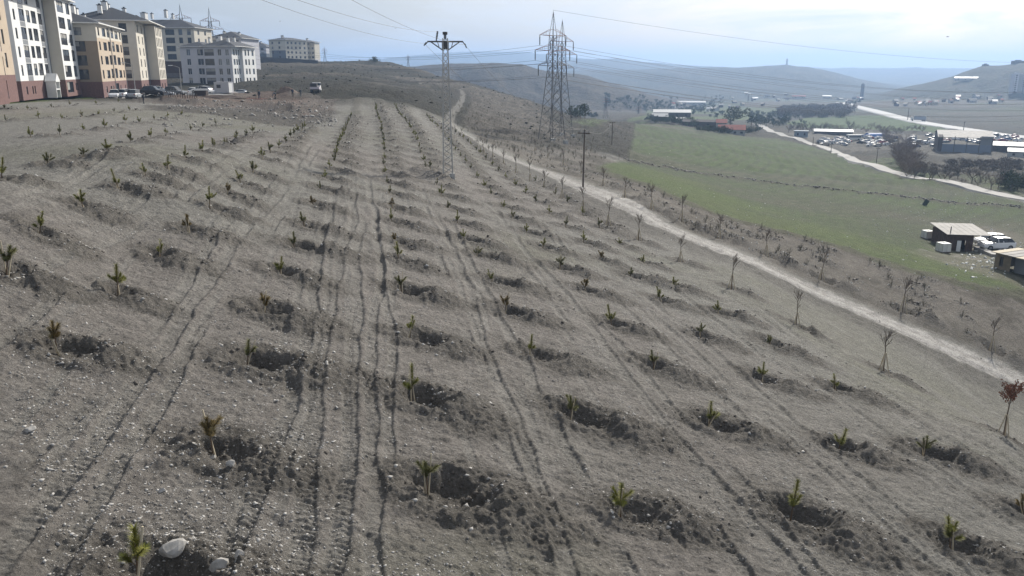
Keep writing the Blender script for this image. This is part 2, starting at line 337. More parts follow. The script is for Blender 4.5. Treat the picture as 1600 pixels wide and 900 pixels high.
    z = z+fbm(x/.42, y/.42, 73, 3)*.024*fs*(R < 70)+np.clip(fbm(x/.16, y/.16, 74, 3)-.05, 0, 1)*.060*fs*sstep(48, 30, R)+fbm(x/.34, y/.30, 84, 3)*.030*fs*sstep(80, 50, R)+np.clip(fbm(x/.8, y/.8, 79, 4)-.25, 0, 1)*.16*fs*(R < 120)
    z = z+far*(1-valley)*(fbm(x/9, y/9, 75, 4)*.9+fbm(x/3.5, y/3.5, 76, 3)*.35)
    fsl = in_poly(x, y, FARSLOPE, 6)
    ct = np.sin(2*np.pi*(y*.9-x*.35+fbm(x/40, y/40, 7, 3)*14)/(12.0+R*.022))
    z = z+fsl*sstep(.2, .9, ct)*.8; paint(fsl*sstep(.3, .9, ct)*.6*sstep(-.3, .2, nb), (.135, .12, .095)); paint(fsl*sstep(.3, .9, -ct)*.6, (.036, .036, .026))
    # planted lines beyond the road, right of the pylons
    m3 = (x > 5) & (R > 120) & (R < 420); ln = np.sin(2*np.pi*(x*CA-y*SA)/7.5+fbm(x/25, y/25, 9, 2)*1.5)
    m3f = m3*sstep(.3, .95, ln)*(1-gf)*sstep(1.5, 4, dr); paint(m3f*.6, (.055, .05, .038)); z = z+m3f*.25+st2*(R < 200)*np.clip(fbm(x/1.3, y/1.3, 46, 3), 0, 1)*.22
    z = z+bk*.4*(.6+fbm(x/1.5, y/1.5, 35, 3))+ed*.25*(fbm(x/1.2, y/1.2, 36, 3)+.4)*(R < 220)
    # ruts
    rut_c = np.zeros(x.shape)
    nearm = R < 125
    for i, (l0, w, sa, sb) in enumerate(TRACKS):
        q_ = l-l0-fbm(s*.09+i*9, s*0, 200+i, 2)*.34-fbm(s*.55+i, s*0, 300+i, 3)*.13
        on = nearm & (np.abs(q_) < 1)
        if not on.any(): continue
        qq, ss_, RR = q_[on], s[on], R[on]
        live = sstep(sa-2, sa+2, ss_)*sstep(sb+8, sb-8, ss_)*sstep(-.2, .15, fbm(ss_*.16+i*5, ss_*0, 400+i, 3)+(.6 if -2.5 < l0 < .1 else (.28 if l0 in (3.35, 4.3, 8.3, 11.2, -5.4) else .05)))
        grow = np.clip(RR/26, 1, 1.5)
        dep = -.042*sstep(w*.62*grow**.5, w*.42, np.abs(qq))
        dep += .034*np.exp(-((qq-w*.74)/.07/grow)**2)+.014*np.exp(-((qq+w*.74)/.10/grow)**2)
        tread = (.019 if -2.5 < l0 < .1 else .015)*np.sin(2*np.pi*(ss_/.15+np.abs(qq)*2.2))*sstep(w*.6, w*.45, np.abs(qq))*sstep(34, 22, RR)*sstep(-.6, 0, fbm(ss_*.3, ss_*0, 500+i, 2))
        wk = .42 if w < .25 else 1.0; z[on] += live*wk*(dep*grow+tread); rut_c[on] = np.maximum(rut_c[on], live*sstep(w*.7, w*.4, np.abs(qq)))
    paint(rut_c*.55, (.232, .222, .200))
    rb_ = in_poly(x, y, RUBP, 1.2); paint(rb_*.85, (.078, .070, .060)); z = z+rb_*fbm(x/1.0, y/1.0, 29, 4)*.28
    # dug soil running together along the far rows
    if (R > 55).any():
        for lr in (-7.45, -3.5, .8, 4.9, 9.5, 13.4):
            bnd = sstep(1.15, .35, np.abs(l-lr-.5+fbm(s/5, s*0, 61, 2)*.4)+fbm(x/1.3, y/1.3, 62, 3)*.5)*sstep(50, 85, s)*(s < 168)*(1 if lr > -7 else (s < 96)); paint(bnd*.6, (.085, .078, .062)); z = z+bnd*.12
    ef = np.exp(-((s-170+fbm(x/14, y/14, 8, 3)*6)/5.0)**2)*(R < 260)*(x < 12)*(x > -60); paint(ef*.7, (.055, .052, .038))
    # pits and spoil heaps
    dk = np.zeros(x.shape); clod = fbm(x/.33, y/.33, 81, 4); clod2 = fbm(x/.12, y/.12, 82, 2)
    xa, xb, ya, yb = x.min()-4, x.max()+4, y.min()-4, y.max()+4
    for (px_, py_, ang, sz, off) in PITS:
        if not (xa < px_ < xb and ya < py_ < yb): continue
        m = (np.abs(x-px_-.8) < 2.9*sz) & (np.abs(y-py_) < 2.2*sz)
        if not m.any(): continue
        dx, dy = x[m]-px_, y[m]-py_
        u = (dx*math.cos(ang)+dy*math.sin(ang))/sz-off; v = (-dx*math.sin(ang)+dy*math.cos(ang))/sz
        wob = fbm(x[m]/.6, y[m]/.6, 83, 4)*.34
        pr = np.hypot((u-.16)/1.12, v)+wob*.5
        pit = -.27*sstep(.60, .25, pr)
        mu = np.where(u < 1.2, sstep(.55, 1.2, u+wob), np.exp(-((u-1.2)/.75)**2))
        rq = np.hypot((u-.9), v*1.15)+wob*.6; mound = (.30+.016*np.sin(2*np.pi*rq/.24)*sstep(.2, .5, rq)*(R[m] < 45))*mu*np.exp(-(np.abs(v+wob*.5)/.78)**2.4)
        ring = .085*np.exp(-((pr-.78)/.18)**2)*(1+wob)
        foot = sstep(1.35, .75, np.hypot((u-.7)/1.85, v/1.1)+wob)
        z[m] += sz*(pit+mound+ring)+foot*(clod[m]*.085+clod2[m]*.055*(R[m] < 45))
        dk[m] = np.maximum(dk[m], foot)
    paint(dk*.82, (.120, .110, .096)); paint(dk*sstep(.1, .6, clod)*.35, (.21, .19, .165))
    # dirt road with two wheel lanes
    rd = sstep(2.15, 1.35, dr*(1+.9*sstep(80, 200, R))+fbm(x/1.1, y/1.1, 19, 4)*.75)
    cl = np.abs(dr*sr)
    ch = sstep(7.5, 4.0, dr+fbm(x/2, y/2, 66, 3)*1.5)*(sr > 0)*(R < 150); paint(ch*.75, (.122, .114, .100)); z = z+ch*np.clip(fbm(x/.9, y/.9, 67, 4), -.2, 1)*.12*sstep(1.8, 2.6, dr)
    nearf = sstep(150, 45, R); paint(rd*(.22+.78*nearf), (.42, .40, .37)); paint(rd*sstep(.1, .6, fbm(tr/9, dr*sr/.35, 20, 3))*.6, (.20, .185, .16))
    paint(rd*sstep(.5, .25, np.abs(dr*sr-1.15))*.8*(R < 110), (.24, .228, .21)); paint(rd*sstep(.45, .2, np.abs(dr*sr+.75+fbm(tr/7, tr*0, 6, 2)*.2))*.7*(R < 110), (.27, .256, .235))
    tw = np.maximum(sstep(.42, .3, np.abs(dr*sr-1.15)), .7*sstep(.4, .28, np.abs(dr*sr+.75))); z = z-rd*.03-tw*.07*(dr < 2.2)+tw*(dr < 2.2)*.03*np.sin(2*np.pi*tr/.34)*(R < 75)+.07*np.exp(-((dr*sr-2.0)/.16)**2)*(R < 120)-.06*sstep(.4, .25, np.abs(dr*sr-3.3-fbm(tr/6, tr*0, 5, 2)*.3))*(R < 120)
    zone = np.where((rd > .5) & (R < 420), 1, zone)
    # raised dirt platform with a rubble slope
    pd_ = in_poly(x, y, PADP, 3.2); z = z+pd_*1.0+(pd_ > .02)*(pd_ < .98)*fbm(x/2.2, y/2.2, 23, 3)*.55
    paint(((pd_ > .03)*(pd_ < .97))*.8, (.125, .11, .095))
    hyz = in_poly(x, y, HUTY, 3); z = z+hyz*fbm(x/1.5, y/1.5, 24, 3)*.12
    # base of the near lattice pole
    pxy = polebase; rp = np.hypot(x-pxy[0]+1.9, (y-pxy[1]+.6)*.9); z = z+.62*np.exp(-(rp/1.35)**4)*(1+.5*fbm(x/.9, y/.9, 26, 3)); paint(sstep(2.8, 1.2, rp+fbm(x, y, 27, 3))*.6, (.18, .165, .145))
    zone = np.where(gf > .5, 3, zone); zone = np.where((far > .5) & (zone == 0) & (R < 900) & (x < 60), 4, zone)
    zone = np.where((zone == 0) & (R > 150) & (x > 40), 5, zone)
    zone = np.where(in_poly(x, y, PAVE, .3) > .5, 6, zone)
    return z, c, zone
polebase = np.array(hit(702, 281)[:2])
def gz(x, y): return float(ground(np.array([x]), np.array([y]))[0][0])

# small seedlings on the rough strip past the dirt road, each with its own little heap
strip = []
rp = ROADP; cum = np.r_[0, np.cumsum(np.hypot(*np.diff(rp, axis=0).T))]
for li, off in enumerate((6.0, 10.0, 14.0, 18.0, 22.0)):
    t = 22+li*1.7
    while t < 240:
        j = min(np.searchsorted(cum, t)-1, len(rp)-2); a = rp[j]; e = rp[j+1]-rp[j]; e = e/np.hypot(*e); f_ = t-cum[j]; nrm = np.array([e[1], -e[0]])
        p = a+e*f_+nrm*(off+random.uniform(-.5, .5)); t += random.uniform(2.8, 4.2)*(1 if t < 140 else 1.5)
        strip.append((p[0], p[1], li))
_sx = np.array([[p[0], p[1]] for p in strip]); _fi = in_poly(_sx[:, 0], _sx[:, 1], FIELDP, .8)
for i, p in enumerate(strip):
    if _fi[i] < .1 and math.hypot(p[0], p[1]) < 125: PITS.append((p[0], p[1], random.uniform(-.8, .2), random.uniform(.45, .75), 0))

# ------------------------------------------------------------------ materials
MATS = {}
def mat(name, col, rough=.8, metal=0.0, var=.0, scale=8.0, bump=0.0, spec=.3, emit=None, alpha=None, trans=None):
    if name in MATS: return MATS[name]
    m = bpy.data.materials.new(name); m.use_nodes = True; N = m.node_tree.nodes; LK = m.node_tree.links.new
    b = N['Principled BSDF']; b.inputs['Roughness'].default_value = rough; b.inputs['Metallic'].default_value = metal
    b.inputs['Specular IOR Level'].default_value = spec
    b.inputs['Base Color'].default_value = (*col, 1)
    if var or bump:
        t = N.new('ShaderNodeTexCoord'); nz = N.new('ShaderNodeTexNoise'); nz.inputs['Scale'].default_value = scale; nz.inputs['Detail'].default_value = 6
        LK(t.outputs['Object'], nz.inputs['Vector'])
        if var:
            mr = N.new('ShaderNodeMapRange'); mr.inputs['From Min'].default_value = .3; mr.inputs['From Max'].default_value = .7
            mr.inputs['To Min'].default_value = 1-var; mr.inputs['To Max'].default_value = 1+var
            vm = N.new('ShaderNodeVectorMath'); vm.operation = 'SCALE'; vm.inputs[0].default_value = col
            LK(nz.outputs['Fac'], mr.inputs['Value']); LK(mr.outputs['Result'], vm.inputs['Scale']); LK(vm.outputs['Vector'], b.inputs['Base Color'])
        if bump:
            bp = N.new('ShaderNodeBump'); bp.inputs['Strength'].default_value = bump; bp.inputs['Distance'].default_value = .02
            LK(nz.outputs['Fac'], bp.inputs['Height']); LK(bp.outputs['Normal'], b.inputs['Normal'])
    if trans is not None:
        b.inputs['Transmission Weight'].default_value = trans
    MATS[name] = m
    return m
def ground_material(name, bump=1.0, scale_mul=1.0, dm=1.0):
    m = bpy.data.materials.new(name); m.use_nodes = True; N = m.node_tree.nodes; LK = m.node_tree.links.new
    b = N['Principled BSDF']; b.inputs['Roughness'].default_value = .95; b.inputs['Specular IOR Level'].default_value = .15
    at = N.new('ShaderNodeAttribute'); at.attribute_name = 'albedo'
    g = N.new('ShaderNodeNewGeometry')
    def noise(sc_, det, ro=.6):
        k = N.new('ShaderNodeTexNoise'); k.inputs['Scale'].default_value = sc_; k.inputs['Detail'].default_value = det; k.inputs['Roughness'].default_value = ro
        LK(g.outputs['Position'], k.inputs['Vector']); return k
    a = noise(1.7*scale_mul, 8, .68); f = noise(11*scale_mul, 7, .72)
    mr = N.new('ShaderNodeMapRange'); mr.inputs['From Min'].default_value = .3; mr.inputs['From Max'].default_value = .7; mr.inputs['To Min'].default_value = .72; mr.inputs['To Max'].default_value = 1.28
    mr2 = N.new('ShaderNodeMapRange'); mr2.inputs['From Min'].default_value = .3; mr2.inputs['From Max'].default_value = .7; mr2.inputs['To Min'].default_value = .58; mr2.inputs['To Max'].default_value = 1.42
    LK(a.outputs['Fac'], mr.inputs['Value']); LK(f.outputs['Fac'], mr2.inputs['Value'])
    mu = N.new('ShaderNodeMath'); mu.operation = 'MULTIPLY'; LK(mr.outputs['Result'], mu.inputs[0]); LK(mr2.outputs['Result'], mu.inputs[1])
    vm = N.new('ShaderNodeVectorMath'); vm.operation = 'SCALE'; LK(at.outputs['Color'], vm.inputs[0]); LK(mu.outputs[0], vm.inputs['Scale'])
    # pale grit
    vo = N.new('ShaderNodeTexVoronoi'); vo.inputs['Scale'].default_value = 11; LK(g.outputs['Position'], vo.inputs['Vector'])
    l1 = N.new('ShaderNodeMath'); l1.operation = 'LESS_THAN'; l1.inputs[1].default_value = .16; LK(vo.outputs['Distance'], l1.inputs[0])
    sx = N.new('ShaderNodeSeparateColor'); LK(vo.outputs['Color'], sx.inputs[0])
    g1 = N.new('ShaderNodeMath'); g1.operation = 'GREATER_THAN'; g1.inputs[1].default_value = .86; LK(sx.outputs[0], g1.inputs[0])
    mm = N.new('ShaderNodeMath'); mm.operation = 'MULTIPLY'; LK(l1.outputs[0], mm.inputs[0]); LK(g1.outputs[0], mm.inputs[1])
    mx = N.new('ShaderNodeMix'); mx.data_type = 'RGBA'; mx.inputs['B'].default_value = (.42, .40, .37, 1)
    LK(mm.outputs[0], mx.inputs['Factor']); LK(vm.outputs['Vector'], mx.inputs['A']); LK(mx.outputs['Result'], b.inputs['Base Color'])
    b1 = N.new('ShaderNodeBump'); b1.inputs['Strength'].default_value = bump; b1.inputs['Distance'].default_value = .07*dm
    b2 = N.new('ShaderNodeBump'); b2.inputs['Strength'].default_value = bump; b2.inputs['Distance'].default_value = .22*dm
    c_ = noise(4.5*scale_mul, 7, .65)
    LK(f.outputs['Fac'], b1.inputs['Height']); LK(c_.outputs['Fac'], b2.inputs['Height']); LK(b2.outputs['Normal'], b1.inputs['Normal']); LK(b1.outputs['Normal'], b.inputs['Normal'])
    return m

# ------------------------------------------------------------------ ground meshes
def build_ground():
    az = np.arange(-34.2, 34.21, .081)
    o_ = [34.2]; st = .12
    while o_[-1] < 76: o_.append(o_[-1]+st); st *= 1.13
    az = np.radians(np.r_[-np.array(o_[1:])[::-1], az, np.array(o_[1:])])
    Rs = [4.0]
    while Rs[-1] < 9000:
        d = Rs[-1]; k = 1.12 if d < 42 else .98
        if d < 9: k = 3
        Rs.append(d+min(d*d/6640*k, d*.018))
    Rs = np.array(Rs)
    A_, B_ = np.meshgrid(az, Rs); x = np.sin(A_)*B_; y = np.cos(A_)*B_
    z, c, zone = ground(x, y)
    nr, nc = x.shape; print('ground grid', nr, nc, nr*nc)
    idx = np.arange(nr*nc).reshape(nr, nc)
    F = np.stack([idx[:-1, :-1], idx[:-1, 1:], idx[1:, 1:], idx[1:, :-1]], -1).reshape(-1, 4)
    fz = zone[:-1, :-1].ravel().astype(int)
    V = np.stack([x, y, z], -1).reshape(-1, 3).astype(np.float32); Cc = c.reshape(-1, 3)
    names = {0: ('ground', 1.0), 1: ('dirt_road', .8), 2: ('far_hills', .8, .02, 40), 3: ('green_field', .8, .45, 1.6), 4: ('hillside', 1.0, .16, 6), 5: ('valley_floor', .8, .2, 4), 6: ('pavement', .3)}
    for k, (nm, *bp) in names.items():
        f = F[fz == k]
        if not len(f): continue
        u, inv = np.unique(f, return_inverse=True); inv = inv.reshape(f.shape)
        me = bpy.data.meshes.new(nm); me.vertices.add(len(u)); me.vertices.foreach_set('co', V[u].ravel())
        me.loops.add(inv.size); me.loops.foreach_set('vertex_index', inv.ravel().astype(np.int32))
        me.polygons.add(len(f)); me.polygons.foreach_set('loop_start', np.arange(0, inv.size, 4, dtype=np.int32))
        me.polygons.foreach_set('loop_total', np.full(len(f), 4, dtype=np.int32)); me.polygons.foreach_set('use_smooth', np.ones(len(f), bool))
        me.update(calc_edges=True)
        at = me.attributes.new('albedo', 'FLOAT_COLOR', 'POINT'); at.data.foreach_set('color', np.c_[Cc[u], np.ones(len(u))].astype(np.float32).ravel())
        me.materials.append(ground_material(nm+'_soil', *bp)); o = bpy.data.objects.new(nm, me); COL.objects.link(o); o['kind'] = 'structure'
build_ground()

# ------------------------------------------------------------------ air
def build_haze():
    bm = bmesh.new(); bmesh.ops.create_cube(bm, size=1)
    me = bpy.data.meshes.new('haze'); bm.to_mesh(me); bm.free(); o = bpy.data.objects.new('haze', me); COL.objects.link(o)
    top, bot = 165, -60
    o.scale = (18600, 18600, top-bot); o.location = (0, 0, (top+bot)/2)
    m = bpy.data.materials.new('haze_air'); m.use_nodes = True; N = m.node_tree.nodes; N.clear()
    out_ = N.new('ShaderNodeOutputMaterial'); v = N.new('ShaderNodeVolumePrincipled')
    v.inputs['Density'].default_value = 2.6e-4; v.inputs['Color'].default_value = (.40, .58, .87, 1); v.inputs['Anisotropy'].default_value = .35
    m.node_tree.links.new(v.outputs[0], out_.inputs['Volume']); me.materials.append(m); o['kind'] = 'stuff'
build_haze()

# ------------------------------------------------------------------ mesh helpers
class MB:
    def __init__(s): s.v = []; s.f = []; s.m = []
    def add(s, vs, fs, mi=0):
        o = len(s.v); s.v += [tuple(p) for p in vs]; s.f += [tuple(i+o for i in f) for f in fs]; s.m += [mi]*len(fs)
    def box(s, c, d, mi=0, rz=0.0, M=None, taper=1.0):
        x, y, z = d[0]/2, d[1]/2, d[2]/2; t = taper
        P_ = [Vector(p) for p in ((-x,-y,-z),(x,-y,-z),(x,y,-z),(-x,y,-z),(-x*t,-y*t,z),(x*t,-y*t,z),(x*t,y*t,z),(-x*t,y*t,z))]
        T = M if M is not None else Matrix.Rotation(rz, 4, 'Z')
        s.add([(T@p)+Vector(c) for p in P_], [(3,2,1,0),(4,5,6,7),(0,1,5,4),(1,2,6,5),(2,3,7,6),(3,0,4,7)], mi)
    def tube(s, a, b, r, r2=None, n=5, mi=0, cap=True):
        a = Vector(a); b = Vector(b); d = b-a
        if d.length < 1e-6: return
        q_ = d.to_track_quat('Z', 'Y'); r2 = r if r2 is None else r2
        vs = []
        for p, rr in ((a, r), (b, r2)):
            for k in range(n): vs.append(p+q_@Vector((math.cos(2*math.pi*k/n)*rr, math.sin(2*math.pi*k/n)*rr, 0)))
        fs = [(k, (k+1) % n, n+(k+1) % n, n+k) for k in range(n)]
        if cap: fs += [tuple(range(n))[::-1], tuple(range(n, 2*n))]
        s.add(vs, fs, mi)
    def path(s, pts_, rs, n=5, mi=0):
        for i in range(len(pts_)-1): s.tube(pts_[i], pts_[i+1], rs[i], rs[i+1], n, mi, cap=(i == len(pts_)-2))
    def extrude(s, prof, x0, x1, axis='y', mi=0, inset=0.0):
        """closed profile in (x,z) swept along y"""
        n_ = len(prof); vs = [(p[0], x0, p[1]) for p in prof]+[(p[0], x1, p[1]) for p in prof]
        s.add(vs, [(k, (k+1) % n_, n_+(k+1) % n_, n_+k) for k in range(n_)]+[tuple(range(n_))[::-1], tuple(range(n_, 2*n_))], mi)
    def mesh(s, name, mats, smooth=False):
        me = bpy.data.meshes.new(name); me.from_pydata(s.v, [], s.f)
        for m in mats: me.materials.append(m)
        me.polygons.foreach_set('material_index', s.m)
        if smooth: me.polygons.foreach_set('use_smooth', [True]*len(s.f))
        me.update(); return me
    def build(s, name, mats, parent=None, smooth=False, fix=True):
        if not isinstance(mats, (list, tuple)): mats = [mats]
        me = s.mesh(name, mats, smooth)
        if fix:
            bm = bmesh.new(); bm.from_mesh(me); bmesh.ops.recalc_face_normals(bm, faces=bm.faces); bm.to_mesh(me); bm.free()
        return link(name, me, parent)
def link(name, me, parent=None):
    o = bpy.data.objects.new(name, me); COL.objects.link(o)
    if parent is not None: o.parent = parent
    return o
def tag(o, label, cat, group=None, kind=None):
    if label: o['label'] = label
    if cat: o['category'] = cat
    if group: o['group'] = group
    if kind: o['kind'] = kind
    return o
def thing(name, loc, rz=0.0, label=None, cat=None, group=None):
    o = bpy.data.objects.new(name, None); COL.objects.link(o); o.location = loc; o.rotation_euler = (0, 0, rz); o.empty_display_size = .3
    return tag(o, label, cat, group)
def copy_tree(o, parent=None, loc=None, rz=None, sc_=None, label=None, group=None):
    kids = list(o.children); c = o.copy(); COL.objects.link(c)
    if parent is not None: c.parent = parent
    if loc is not None: c.location = loc
    if rz is not None: c.rotation_euler = (c.rotation_euler[0], c.rotation_euler[1], rz)
    if sc_ is not None: c.scale = (sc_, sc_, sc_) if not isinstance(sc_, tuple) else sc_
    if label: c['label'] = label
    if group: c['group'] = group
    for k in kids: copy_tree(k, c)
    return c
def ordn(n):
    w = ['first','second','third','fourth','fifth','sixth','seventh','eighth','ninth','tenth','eleventh','twelfth','thirteenth','fourteenth','fifteenth','sixteenth','seventeenth','eighteenth','nineteenth','twentieth']
    if n < 20: return w[n]
    t = ['twenty','thirty','forty','fifty'][(n+1)//10-2]; r = (n+1) % 10
    return (t+'-'+w[r-1]) if r else t[:-1]+'ieth'

# ------------------------------------------------------------------ apartment blocks
M_brick = mat('brick_plinth', (.17, .098, .088), .85, var=.18, scale=3, bump=.3)
M_white = mat('white_render', (.72, .72, .70), .85, var=.05, scale=.6)
M_cream = mat('cream_render', (.58, .54, .46), .85, var=.05, scale=.6)
M_beige = mat('orange_beige_render', (.47, .385, .29), .85, var=.06, scale=.6)
M_beige_shaded = mat('shaded_beige_render', (.31, .245, .18), .85, var=.06, scale=.6)  # gable end's shade put into a darker beige; reused at the shed wall foot
M_greyp = mat('grey_panel', (.20, .21, .22), .7)
M_lav = mat('pale_grey_render', (.50, .50, .53), .85, var=.05, scale=.6)
M_tile = mat('dark_roof_tiles', (.055, .058, .065), .7, var=.2, scale=2.5, bump=.5)
M_eave = mat('white_eave', (.70, .69, .66), .7)
M_glass = mat('window_glass', (.022, .028, .035), .12, spec=.6)
M_glass2 = mat('sky_lit_glass', (.10, .125, .15), .1, spec=.8)
M_curt = mat('pale_curtain', (.30, .29, .27), .9)
M_frame = mat('dark_window_frame', (.055, .055, .058), .5)
M_wframe = mat('white_window_frame', (.65, .65, .65), .5)
M_rail = mat('smoked_balustrade', (.03, .032, .038), .25, spec=.5)
M_slate = mat('slate_blue_render', (.11, .13, .16), .8)
M_door = mat('dark_door', (.06, .035, .03), .6)
WINM = {}
def window_mesh(w, h, style):
    k = (round(w, 2), round(h, 2), style)
    if k in WINM: return WINM[k]
    b = MB(); fw = .07; fm = 0
    for c, d in (((w/2, .14, fw/2), (w, .08, fw)), ((w/2, .14, h-fw/2), (w, .08, fw)), ((fw/2, .14, h/2), (fw, .08, h-2*fw-.004)), ((w-fw/2, .14, h/2), (fw, .08, h-2*fw-.004))): b.box(c, d)
    if w > 1.1: b.box((w/2, .137, h/2), (.06, .06, h-2*fw-.01))
    if style == 'rail': b.box((w/2, .03, .5), (w-.02, .03, 1.0), 1)
    if style == 'white': b.box((w/2, -.02, -.04), (w+.1, .1, .06))
    g = MB(); g.box((w/2, .165, h/2), (w-.1, .02, h-.1))
    cu = MB(); cu.box((w/2, .165, h/2), (w-.1, .02, h-.1)); cu.box((w*.3, .152, h*.6), (w*.36, .012, h*.68), 1)
    c2 = MB(); c2.box((w/2, .165, h/2), (w-.1, .02, h-.1)); c2.box((w/2, .152, h*.78), (w-.14, .012, h*.34), 1)
    r = (b.mesh('window', [M_wframe if style == 'white' else M_frame, M_rail]), [g.mesh('pane', [M_glass]), g.mesh('pane', [M_glass2]), cu.mesh('pane', [M_glass, M_curt]), c2.mesh('pane', [M_glass2, M_curt])]); WINM[k] = r; return r
def facade(root, wall, Mx, length, height, wins, matfn):
    """a wall in the plane y=0 of frame Mx (outside is -y) with real openings; returns nothing"""
    wins = [w_ for w_ in wins if w_[0] > .05 and w_[0]+w_[2] < length-.05 and w_[1]+w_[3] < height-.05]
    xs = sorted({0, length, *[w_[0] for w_ in wins], *[w_[0]+w_[2] for w_ in wins], *matfn('x', length, height)})
    zs = sorted({0, height, *[w_[1] for w_ in wins], *[w_[1]+w_[3] for w_ in wins], *matfn('z', length, height)})
    xs = [v for v in xs if 0 <= v <= length]; zs = [v for v in zs if 0 <= v <= height]
    for a, b in zip(xs[:-1], xs[1:]):
        if b-a < 1e-4: continue
        for c, d in zip(zs[:-1], zs[1:]):
            if d-c < 1e-4: continue
            mx, mz = (a+b)/2, (c+d)/2
            if any(w_[0] < mx < w_[0]+w_[2] and w_[1] < mz < w_[1]+w_[3] for w_ in wins): continue
            wall.add([Mx@Vector(p) for p in ((a,0,c),(b,0,c),(b,0,d),(a,0,d))], [(0,1,2,3)], matfn(mx, mz, None))
    for x, z, w, h, st in wins:
        q_ = matfn(x-.05, z+h/2, None); R4 = ((x,z),(x+w,z),(x+w,z+h),(x,z+h))
        for (p, r) in zip(R4, R4[1:]+R4[:1]):
            wall.add([Mx@Vector(t) for t in ((p[0],0,p[1]),(p[0],.2,p[1]),(r[0],.2,r[1]),(r[0],0,r[1]))], [(0,1,2,3)], q_)
        fm, gm = window_mesh(w, h, st)
        o = link('window', fm, root); o.matrix_local = Mx@Matrix.Translation((x, 0, z))
        link('pane', gm[random.choice((0, 0, 0, 1, 2, 3))], o)
def hip_roof(root, x0, x1, y0, y1, z, slope=.36, over=.8, name='roof'):
    x0 -= over; x1 += over; y0 -= over; y1 += over
    b = MB(); h = min(x1-x0, y1-y0)/2; rz = h*slope
    if x1-x0 >= y1-y0: r1 = (x0+h, (y0+y1)/2, z+.2+rz); r2 = (x1-h+.01, (y0+y1)/2, z+.2+rz)
    else: r1 = ((x0+x1)/2, y0+h, z+.2+rz); r2 = ((x0+x1)/2, y1-h+.01, z+.2+rz)
    q4 = [(x0,y0,z+.2),(x1,y0,z+.2),(x1,y1,z+.2),(x0,y1,z+.2)]
    if x1-x0 >= y1-y0: b.add(q4+[r1, r2], [(0,1,5,4),(1,2,5),(2,3,4,5),(3,0,4),(3,2,1,0)])
    else: b.add(q4+[r1, r2], [(0,1,4),(1,2,5,4),(2,3,5),(3,0,4,5),(3,2,1,0)])
    o = b.build(name, M_tile, root)
    e = MB(); e.box(((x0+x1)/2, (y0+y1)/2, z+.09), (x1-x0+.06, y1-y0+.06, .2)); e.build('eave', M_eave, root)
    return o, z+.2+rz
def chimneys(roof, lst):
    for x, y, z, w, h in lst:
        w *= .75; h *= .85; b = MB(); b.box((x, y, z+h/2), (w, w*.8, h)); b.box((x, y, z+h+.08), (w+.25, w*.8+.25, .16), 1); b.box((x, y, z+h+.3), (w*.5, w*.4, .3), 1)
        b.build('chimney', [M_eave, M_frame], roof)
def apartment(label, C0, u, z0, blocks, mats, matfns, wins, roofs, chims, pipes=()):
    ang = math.atan2(u[1], u[0]); root = thing('apartment_building', (C0[0], C0[1], z0), ang, label, 'apartment building')
    wall = MB()
    for bi, (x0, x1, y0, y1, h) in enumerate(blocks):
        fr = {'A': (Matrix.Translation((x0, y0, 0)), x1-x0), 'B': (Matrix.Translation((x0, y1, 0))@Matrix.Rotation(-math.pi/2, 4, 'Z'), y1-y0),
              'C': (Matrix.Translation((x1, y0, 0))@Matrix.Rotation(math.pi/2, 4, 'Z'), y1-y0), 'D': (Matrix.Translation((x1, y1, 0))@Matrix.Rotation(math.pi, 4, 'Z'), x1-x0)}
        for k, (Mx, ln) in fr.items():
            facade(root, wall, Mx, ln, h, wins.get((bi, k), []), matfns.get((bi, k), matfns['*']))
    wall.build('wall', mats, root, fix=False)
    tops = []
    for r in roofs: tops.append(hip_roof(root, *r))
    if chims: chimneys(tops[0][0], chims)
    for (x, y, h) in pipes:
        b = MB(); b.tube((x, y, .1), (x, y, h-.3), .07, n=6); b.build('downpipe', M_greyp, root)
    return root
def bands(base, *zz):
    """material index by height: 0 plinth below base, then 1, 2.. above each level"""
    def f(a, b, c):
        if a == 'x': return []
        if a == 'z': return [base, *zz]
        k = 0
        for i, lv in enumerate((base,)+zz):
            if b > lv: k = i+1
        return k
    return f
def col_wins(xs, floors, fh, base, w, h, st, sill=.9): return [(x, base+fh*i+sill, w, h, st) for x in xs for i in floors]
def campt(px, depth, py):
    v = ray(px, py); t = depth/FPX   # depth measured along the view axis
    return v[0]*t, v[1]*t, v[2]*t
U = (-.28, .96)
# A: nearest block, orange-beige, only its right end in view
c = campt(30, 112, 156); Lb = 26
xo, yo = c[0]-U[0]*Lb, c[1]-U[1]*Lb
apartment('orange-beige apartment block with a brick base, cut off by the left edge', (xo, yo), U, c[2]-.2, [(0, Lb, 0, 14, 18.6), (0, Lb-9.0, -1.2, .3, 18.6)], [M_brick, M_beige, M_cream],
  {'*': bands(3.6, 16.5)},
  {(0,'A'): col_wins([Lb-3.4], range(1, 6), 3.05, 0.6, .9, 1.9, 'plain')+[(Lb-7.2, .5+3.05*i, 2.9, 2.4, 'rail') for i in range(6)], (1,'A'): col_wins([2, 6, 10, 13.5], range(1, 6), 3.05, .6, 1.8, 1.7, 'rail')},
  [(0, Lb, -1.2, 14, 18.6)], [])
